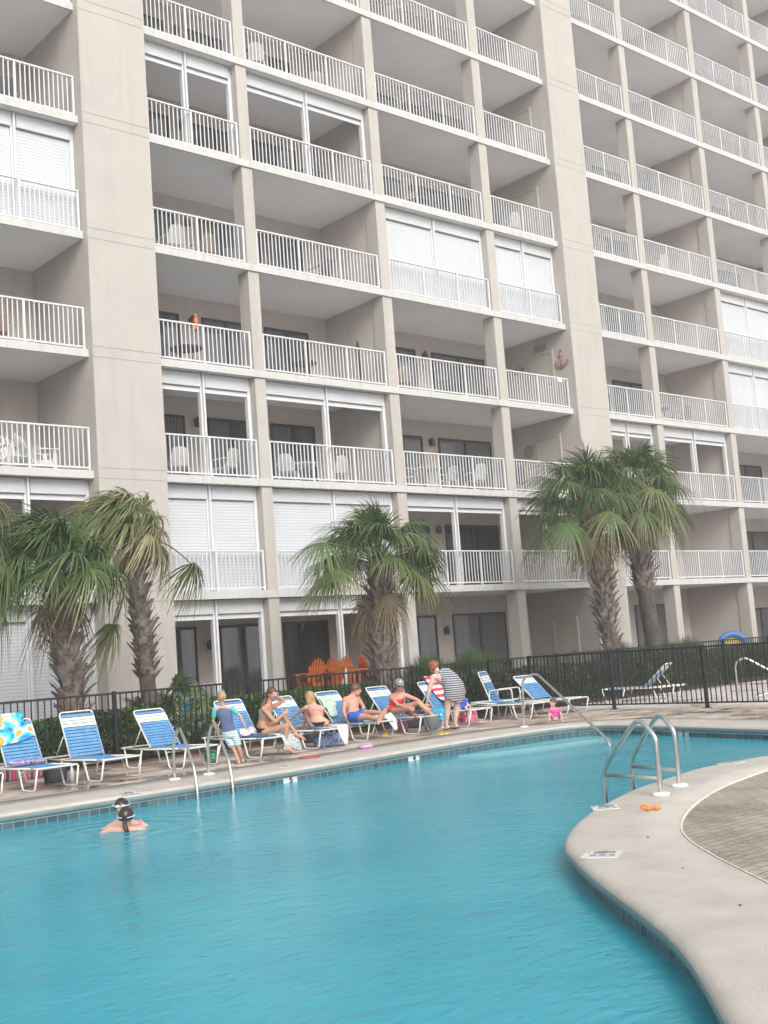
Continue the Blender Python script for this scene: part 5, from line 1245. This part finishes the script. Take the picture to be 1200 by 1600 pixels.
drape('beach_towel', 'pale green and white towel draped on the backrest left of the reclining man', [[backpt(6, -.30, .62), backpt(6, .05, .66)], [backpt(6, -.32, .40, .05), backpt(6, .02, .40, .05)], [backpt(6, -.30, .12, .04), backpt(6, -.16, .12, .04)]], LGR, wob=.05, sc=8)
drape('white_towel', 'white towel over the lounger corner between the man\'s feet and the woman in the cap', [[LP(6, .20, -.45, .38), LP(6, .42, -.4, .40)], [LP(6, .18, -.85, .40), LP(6, .50, -.75, .44)], [LP(6, .22, -1.02, .30), LP(6, .52, -.9, .30)], [LP(6, .24, -1.03, .12), LP(6, .46, -.95, .14)]], TWH, wob=.06)
drape('patterned_cloth', 'turquoise printed cloth by the feet of the woman in the cap', [[LP(7, -.02, -.62, .37), LP(7, .34, -.55, .38)], [LP(7, .0, -.85, .46), LP(7, .34, -.80, .46)], [LP(7, .08, -1.0, .38), LP(7, .34, -1.0, .38)], [LP(7, .18, -1.04, .20), LP(7, .28, -1.04, .20)]], BTQ, wob=.06, sc=9)
drape('striped_towel', 'red and white striped towel hanging on the backrest beside the bending woman', [[backpt(8, -.05, .90), backpt(8, .28, .92)], [backpt(8, -.08, .60, .06), backpt(8, .28, .60, .06)], [backpt(8, -.06, .22, .06), backpt(8, .26, .22, .06)], [LP(8, .0, -.2, .39), LP(8, .30, -.2, .39)]], FLG, wob=.05, sc=5)
# bags
def bag(name, label, p, w, d, h, m, cat='bag', handles=True, rz=0.0):
    t = thing(name, label, cat, p, rz); rows = []
    for i in range(8):
        u = i/7; q = (.92+.10*math.sin(u*3.1))*(1-.12*u); rows.append([V((math.copysign(abs(math.cos(a))**.6, math.cos(a))*w/2*q*(1+.04*mnoise.noise(V((a, u*3, w)))), math.copysign(abs(math.sin(a))**.6, math.sin(a))*d/2*q, h*u+.01*mnoise.noise(V((a*2, u, 1))))) for a in [2*math.pi*j/20 for j in range(20)]])
    mb = MB(); mb.grid(rows, 0, True, closeu=True, cap=True); mb.build('bag_body', m, t, world=False)
    if handles:
        for q in (-1, 1): mb = MB(); mb.tube(arc((0, q*d*.32, h*.9), w*.22, 0, math.pi, 8, (1, 0, 0), (0, q*.3, .9)), .008, 5); mb.build('handle', m, t, world=False)
    return t
def DK(px, py): p = gz(px, py); return (p.x, p.y, .0)
PST = multi('pink maroon and green stripes', [(.60, .04, .18), (.18, .03, .06), (.35, .36, .30), (.22, .04, .07), (.45, .45, .42), (.12, .03, .05)], 1.6, True, .5, 'X')
bag('striped_beach_bag', 'pink and maroon striped bag on the deck under the tie-dye towel lounger', DK(35, 1218), .75, .32, .30, PST)
bag('cooler_bag', 'dark grey cooler bag on the deck under the tie-dye towel lounger', DK(87, 1222), .34, .24, .25, fabric('charcoal fabric', (.035, .035, .045)))
bag('mesh_bag', 'grey patterned mesh bag under the lounger of the woman in the cap', DK(682, 1139), .50, .3, .34, multi('grey mesh print', [(.06, .06, .08), (.35, .38, .42), (.08, .08, .10)], 22))
bag('tote_bag', 'dark tote bag standing under the lounger of the woman in the cap', DK(648, 1137), .45, .3, .36, fabric('dark tote fabric', (.045, .045, .055)))
bag('striped_beach_bag', 'red, white and blue striped bag under the lounger behind the bending woman', DK(733, 1128), .42, .25, .26, multi('red white navy stripes', [(.55, .03, .10), (.7, .68, .7), (.03, .04, .16), (.55, .03, .10)], 2.2, True, 1, 'X'))
bag('backpack', 'black bag with blue and white print on the deck under the blonde girl', DK(512, 1165), .55, .3, .20, multi('blue white bag print', [(.02, .02, .03), (.05, .15, .40), (.45, .55, .65), (.03, .05, .15)], 12))
bag('backpack', 'grey and black bag on the deck between the green bikini girl\'s and blonde girl\'s loungers', DK(489, 1160), .34, .26, .24, fabric('black bag fabric', (.03, .03, .035)))
bag('pink_bag', 'small pink bag on the deck under the towel beside the man\'s feet', DK(628, 1143), .26, .2, .20, fabric('dusty pink fabric', (.50, .15, .20)))
# bottles, balls, toys
t = thing('water_bottle', 'clear water bottle on the deck right of the dark cooler bag', 'bottle', DK(113, 1222)); mb = MB(); mb.tube([(0, 0, 0), (0, 0, .16), (0, 0, .20), (0, 0, .235)], [.036, .036, .018, .016], 12); mb.build('bottle_body', mat('cloudy clear plastic', (.45, .47, .50), .15), t, world=False)
mb = MB(); mb.tube([(0, 0, .235), (0, 0, .255)], .019, 10); mb.build('cap', PLATE, t, world=False)
p = gz(331, 1194); mb = MB(); mb.ell((p.x, p.y, .115), .115, .115, .115, 0, 20, 14); tag(mb.build('beach_ball', multi('green and dark blue ball panels', [(.02, .05, .09), (.18, .55, .10), (.02, .10, .12), (.10, .45, .30)], 5)), 'green and dark blue ball under the boy, on the deck', 'ball')
p = gz(545, 1152); mb = MB(); mb.ell((p.x, p.y, .033), .033, .033, .033); tag(mb.build('tennis_ball', mat('lime felt', (.45, .60, .05), .9)), 'lime green ball on the deck under the man\'s lounger', 'ball')
p = gz(484, 1185); mb = MB(); mb.tube([(p.x, p.y, .014), (p.x, p.y, .030), (p.x, p.y, .036)], [.17, .17, .14], 24); tag(mb.build('flying_disc', mat('faded red plastic', (.45, .07, .07), .5)), 'flat red disc lying on the deck near the pool edge', 'toy')
YL = mat('yellow plastic', (.75, .60, .04), .4)
for i, (px, py, lb) in enumerate(((690, 1149, 'small yellow sandal on the deck, left one of the pair below the bending woman'), (699, 1148, 'small yellow sandal on the deck, right one of the pair below the bending woman'))):
    p = gz(px, py); t = thing('sandal', lb, 'sandal', (p.x, p.y, 0), .4, 'yellow sandals near the pool edge'); mb = MB(); mb.ell((0, 0, .014), .10, .04, .012); mb.build('sole', YL, t, world=False); mb = MB(); mb.tube([(-.02, -.038, .018), (.02, 0, .045), (-.02, .038, .018)], .007, 6); mb.build('strap', YL, t, world=False)
p = gz(603, 1152); t = thing('toy_boat', 'small yellow toy on the deck under the man\'s lounger', 'toy', (p.x, p.y, 0)); mb = MB(); mb.ell((0, 0, .03), .09, .045, .03); mb.build('hull', YL, t, world=False); mb = MB(); mb.box(-.03, .03, -.02, .02, .055, .09); mb.build('cabin', YL, t, world=False)
# pink swim goggles and snorkel bag
p = gz(572, 1170); t = thing('snorkel_set', 'pink and white snorkel mask set lying on the deck near the pool edge', 'swim toy', (p.x, p.y, 0), .3)
MG = mat('magenta plastic', (.60, .06, .42), .4); mb = MB(); mb.tube(arc((0, 0, .03), .16, 0, 6.2831*15/16, 15, (1, 0, 0), (0, .5, .1)), .014, 6, closed=True); mb.build('strap', MG, t, world=False)
mb = MB(); mb.box(-.12, .14, -.05, .05, .02, .06); mb.build('mask', mat('pale lilac plastic', (.60, .52, .66), .3), t, world=False, bevel=.015); mb = MB(); mb.tube([(.14, 0, .03), (.26, .04, .03), (.32, .12, .03)], .013, 7); mb.build('snorkel_tube', MG, t, world=False)
# orange goggles on the island coping
p = gz(1020, 1269); t = thing('swim_goggles', 'orange swim goggles lying on the pale coping of the island', 'goggles', (p.x, p.y, .012), R(-38)); OG = mat('orange silicone', (.90, .20, .02), .35)
for q in (-1, 1): mb = MB(); mb.ell((q*.036, 0, .022), .032, .020, .022); mb.build('lens_cup', OG, t, world=False)
mb = MB(); mb.tube([(-.012, 0, .024), (.012, 0, .024)], .006, 6); mb.build('nose_bridge', OG, t, world=False)
mb = MB(); mb.tube(fillet([(-.062, 0, .02), (-.10, .03, .035), (-.075, .07, .05), (.03, .06, .014), (.09, .05, .012), (.062, 0, .02)], .03), .006, 6, flat=1.6); mb.build('strap', OG, t, world=False)

# ================================================================ DEPTH MARKERS
INK = mat('black marker ink', (.015, .015, .02), .4); WORN = mat('worn grey print', (.12, .12, .13), .6); MARK = mat('white marker tile', (.64, .64, .63), .35, var=.03)
def textmesh(s, size, m, name, mtx, parent=None):
    c = bpy.data.curves.new(name, 'FONT'); c.body = s; c.size = size; c.align_x = 'CENTER'; c.align_y = 'CENTER'; c.extrude = .0015; c.offset = .004*size/.1
    o = bpy.data.objects.new(name, c); COL.objects.link(o); dg = bpy.context.evaluated_depsgraph_get(); me = bpy.data.meshes.new_from_object(o.evaluated_get(dg)); bpy.data.objects.remove(o)
    me.materials.clear(); me.materials.append(m); o = bpy.data.objects.new(name, me); COL.objects.link(o); me.transform(mtx)
    if parent: o.parent = parent; o.matrix_parent_inverse = PINV[parent.name]
    return o
def wallmark(px, py, digit, label):
    best = min(range(n), key=lambda i: (V(prj(pool[i]+V((0, 0, -.17))))-V((px, py))).length); P = pool[best]; nn = -nor[best]; tg = V((-nn.y, nn.x, 0)) * -1
    if tg.dot(cr) < 0: tg = -tg
    t = thing('depth_marker', label, 'depth marker', P, 0, 'white depth tiles on the waterline band'); c = P+V((0, 0, -.172))+nn*.006; mb = MB(); up = V((0, 0, 1))
    mb.face([c-tg*.13-up*.075, c+tg*.13-up*.075, c+tg*.13+up*.075, c-tg*.13+up*.075]); mb.face([c-nn*.005-tg*.13-up*.075, c-nn*.005-tg*.13+up*.075, c-nn*.005+tg*.13+up*.075, c-nn*.005+tg*.13-up*.075]); mb.build('tile', MARK, t)
    mx = Matrix((tg, up, nn)).transposed().to_4x4(); mx.translation = c+nn*.003+up*.022+tg*.01
    textmesh(digit, .13, INK, 'numeral', mx, t)
wallmark(452, 1216, '5', 'white waterline tile with a black 5, in front of the girl in the green bikini')
wallmark(642, 1183, '4', 'small white waterline tile with a black 4, below the woman in the cap')
wallmark(1070, 1144, '3', 'small white waterline tile with a black 3 on the far wall behind the island ladder')
def deckmark(px, py, ang, w, h, label, marks=1.0):
    p = gz(px, py); t = thing('deck_marker', label, 'deck marker', (p.x, p.y, .014), ang, 'white warning tiles set in the coping')
    mb = MB(); mb.box(-w/2, w/2, -h/2, h/2, -.004, .003); mb.build('tile', MARK, t, world=False)
    mb = MB(); z = .0045
    def bar(x0, x1, y0, y1): mb.box(x0*w, x1*w, y0*h, y1*h, z-.001, z+.001)
    bar(-.40, .30, .31, .34); bar(-.38, -.24, .12, .19); bar(-.12, .04, .12, .19); bar(.14, .30, .12, .19)
    bar(.39, .43, -.38, -.12)
    mb.tube([(x*w, y*h, z) for x, y in [(.26+.0, -.22)]+[(-.04+.30*math.cos(a), -.20+.14*math.sin(a)) for a in [6.2831*j/18 for j in range(19)]]], .003, 4); mb.tube([(-.3*w, -.32*h, z), (.24*w, -.08*h, z)], .004, 4)
    mb.build('printed_symbol', WORN, t, world=False)
deckmark(941, 1338, R(118), .26, .26, 'white printed tile in the coping at the tip of the island, nearest the camera')
deckmark(946, 1264, R(135), .24, .24, 'white printed tile in the coping by the feet of the island ladder')
deckmark(1143, 1194, R(180), .24, .22, 'white printed tile in the coping, right of the island ladder')
deckmark(200, 1241, R(0), .26, .2, 'white printed tile in the far coping behind the swimmers')
deckmark(444, 1199, R(0), .24, .2, 'white printed tile in the far coping above the black 5')
# leaves and bits of litter on the coping
LF = mat('dry leaf', (.13, .10, .07), .8, var=.4, scale=30); rng = random.Random(4)
for i, (px, py, s) in enumerate(((1012, 1312, .022), (1066, 1348, .008), (1067, 1361, .009), (1157, 1419, .022), (1078, 1413, .006))):
    p = gz(px, py); a = rng.uniform(0, 6); d = V((math.cos(a), math.sin(a), 0)); e_ = V((-d.y, d.x, 0)); c = V((p.x, p.y, .018)); mb = MB()
    mb.grid([[c-d*s, c-d*s*.3-e_*s*.35+V((0, 0, .004)), c+d*s*.4-e_*s*.3, c+d*s], [c-d*s, c-d*s*.3+V((0, 0, -.003)), c+d*s*.4+V((0, 0, -.002)), c+d*s], [c-d*s, c-d*s*.3+e_*s*.35+V((0, 0, .006)), c+d*s*.4+e_*s*.28, c+d*s]])
    tag(mb.build('fallen_leaf', LF), 'small dry leaf or crumb of litter lying on the pale island coping', 'leaf', 'litter on the island coping')
# ================================================================ AIR
HZ = bpy.data.materials.new('damp sea air'); HZ.use_nodes = True; nt2 = HZ.node_tree; nt2.nodes.remove(nt2.nodes['Principled BSDF'])
vo = nt2.nodes.new('ShaderNodeVolumePrincipled'); vo.inputs['Color'].default_value = (.96, .955, 1, 1); vo.inputs['Density'].default_value = 0.0032; vo.inputs['Anisotropy'].default_value = .2
nt2.links.new(vo.outputs[0], nt2.nodes['Material Output'].inputs['Volume'])
mb = MB(); mb.box(-950, 950, -950, 950, -3, TOPZ+3); o = mb.build('haze', HZ); o['kind'] = 'stuff'; o.display_type = 'WIRE'
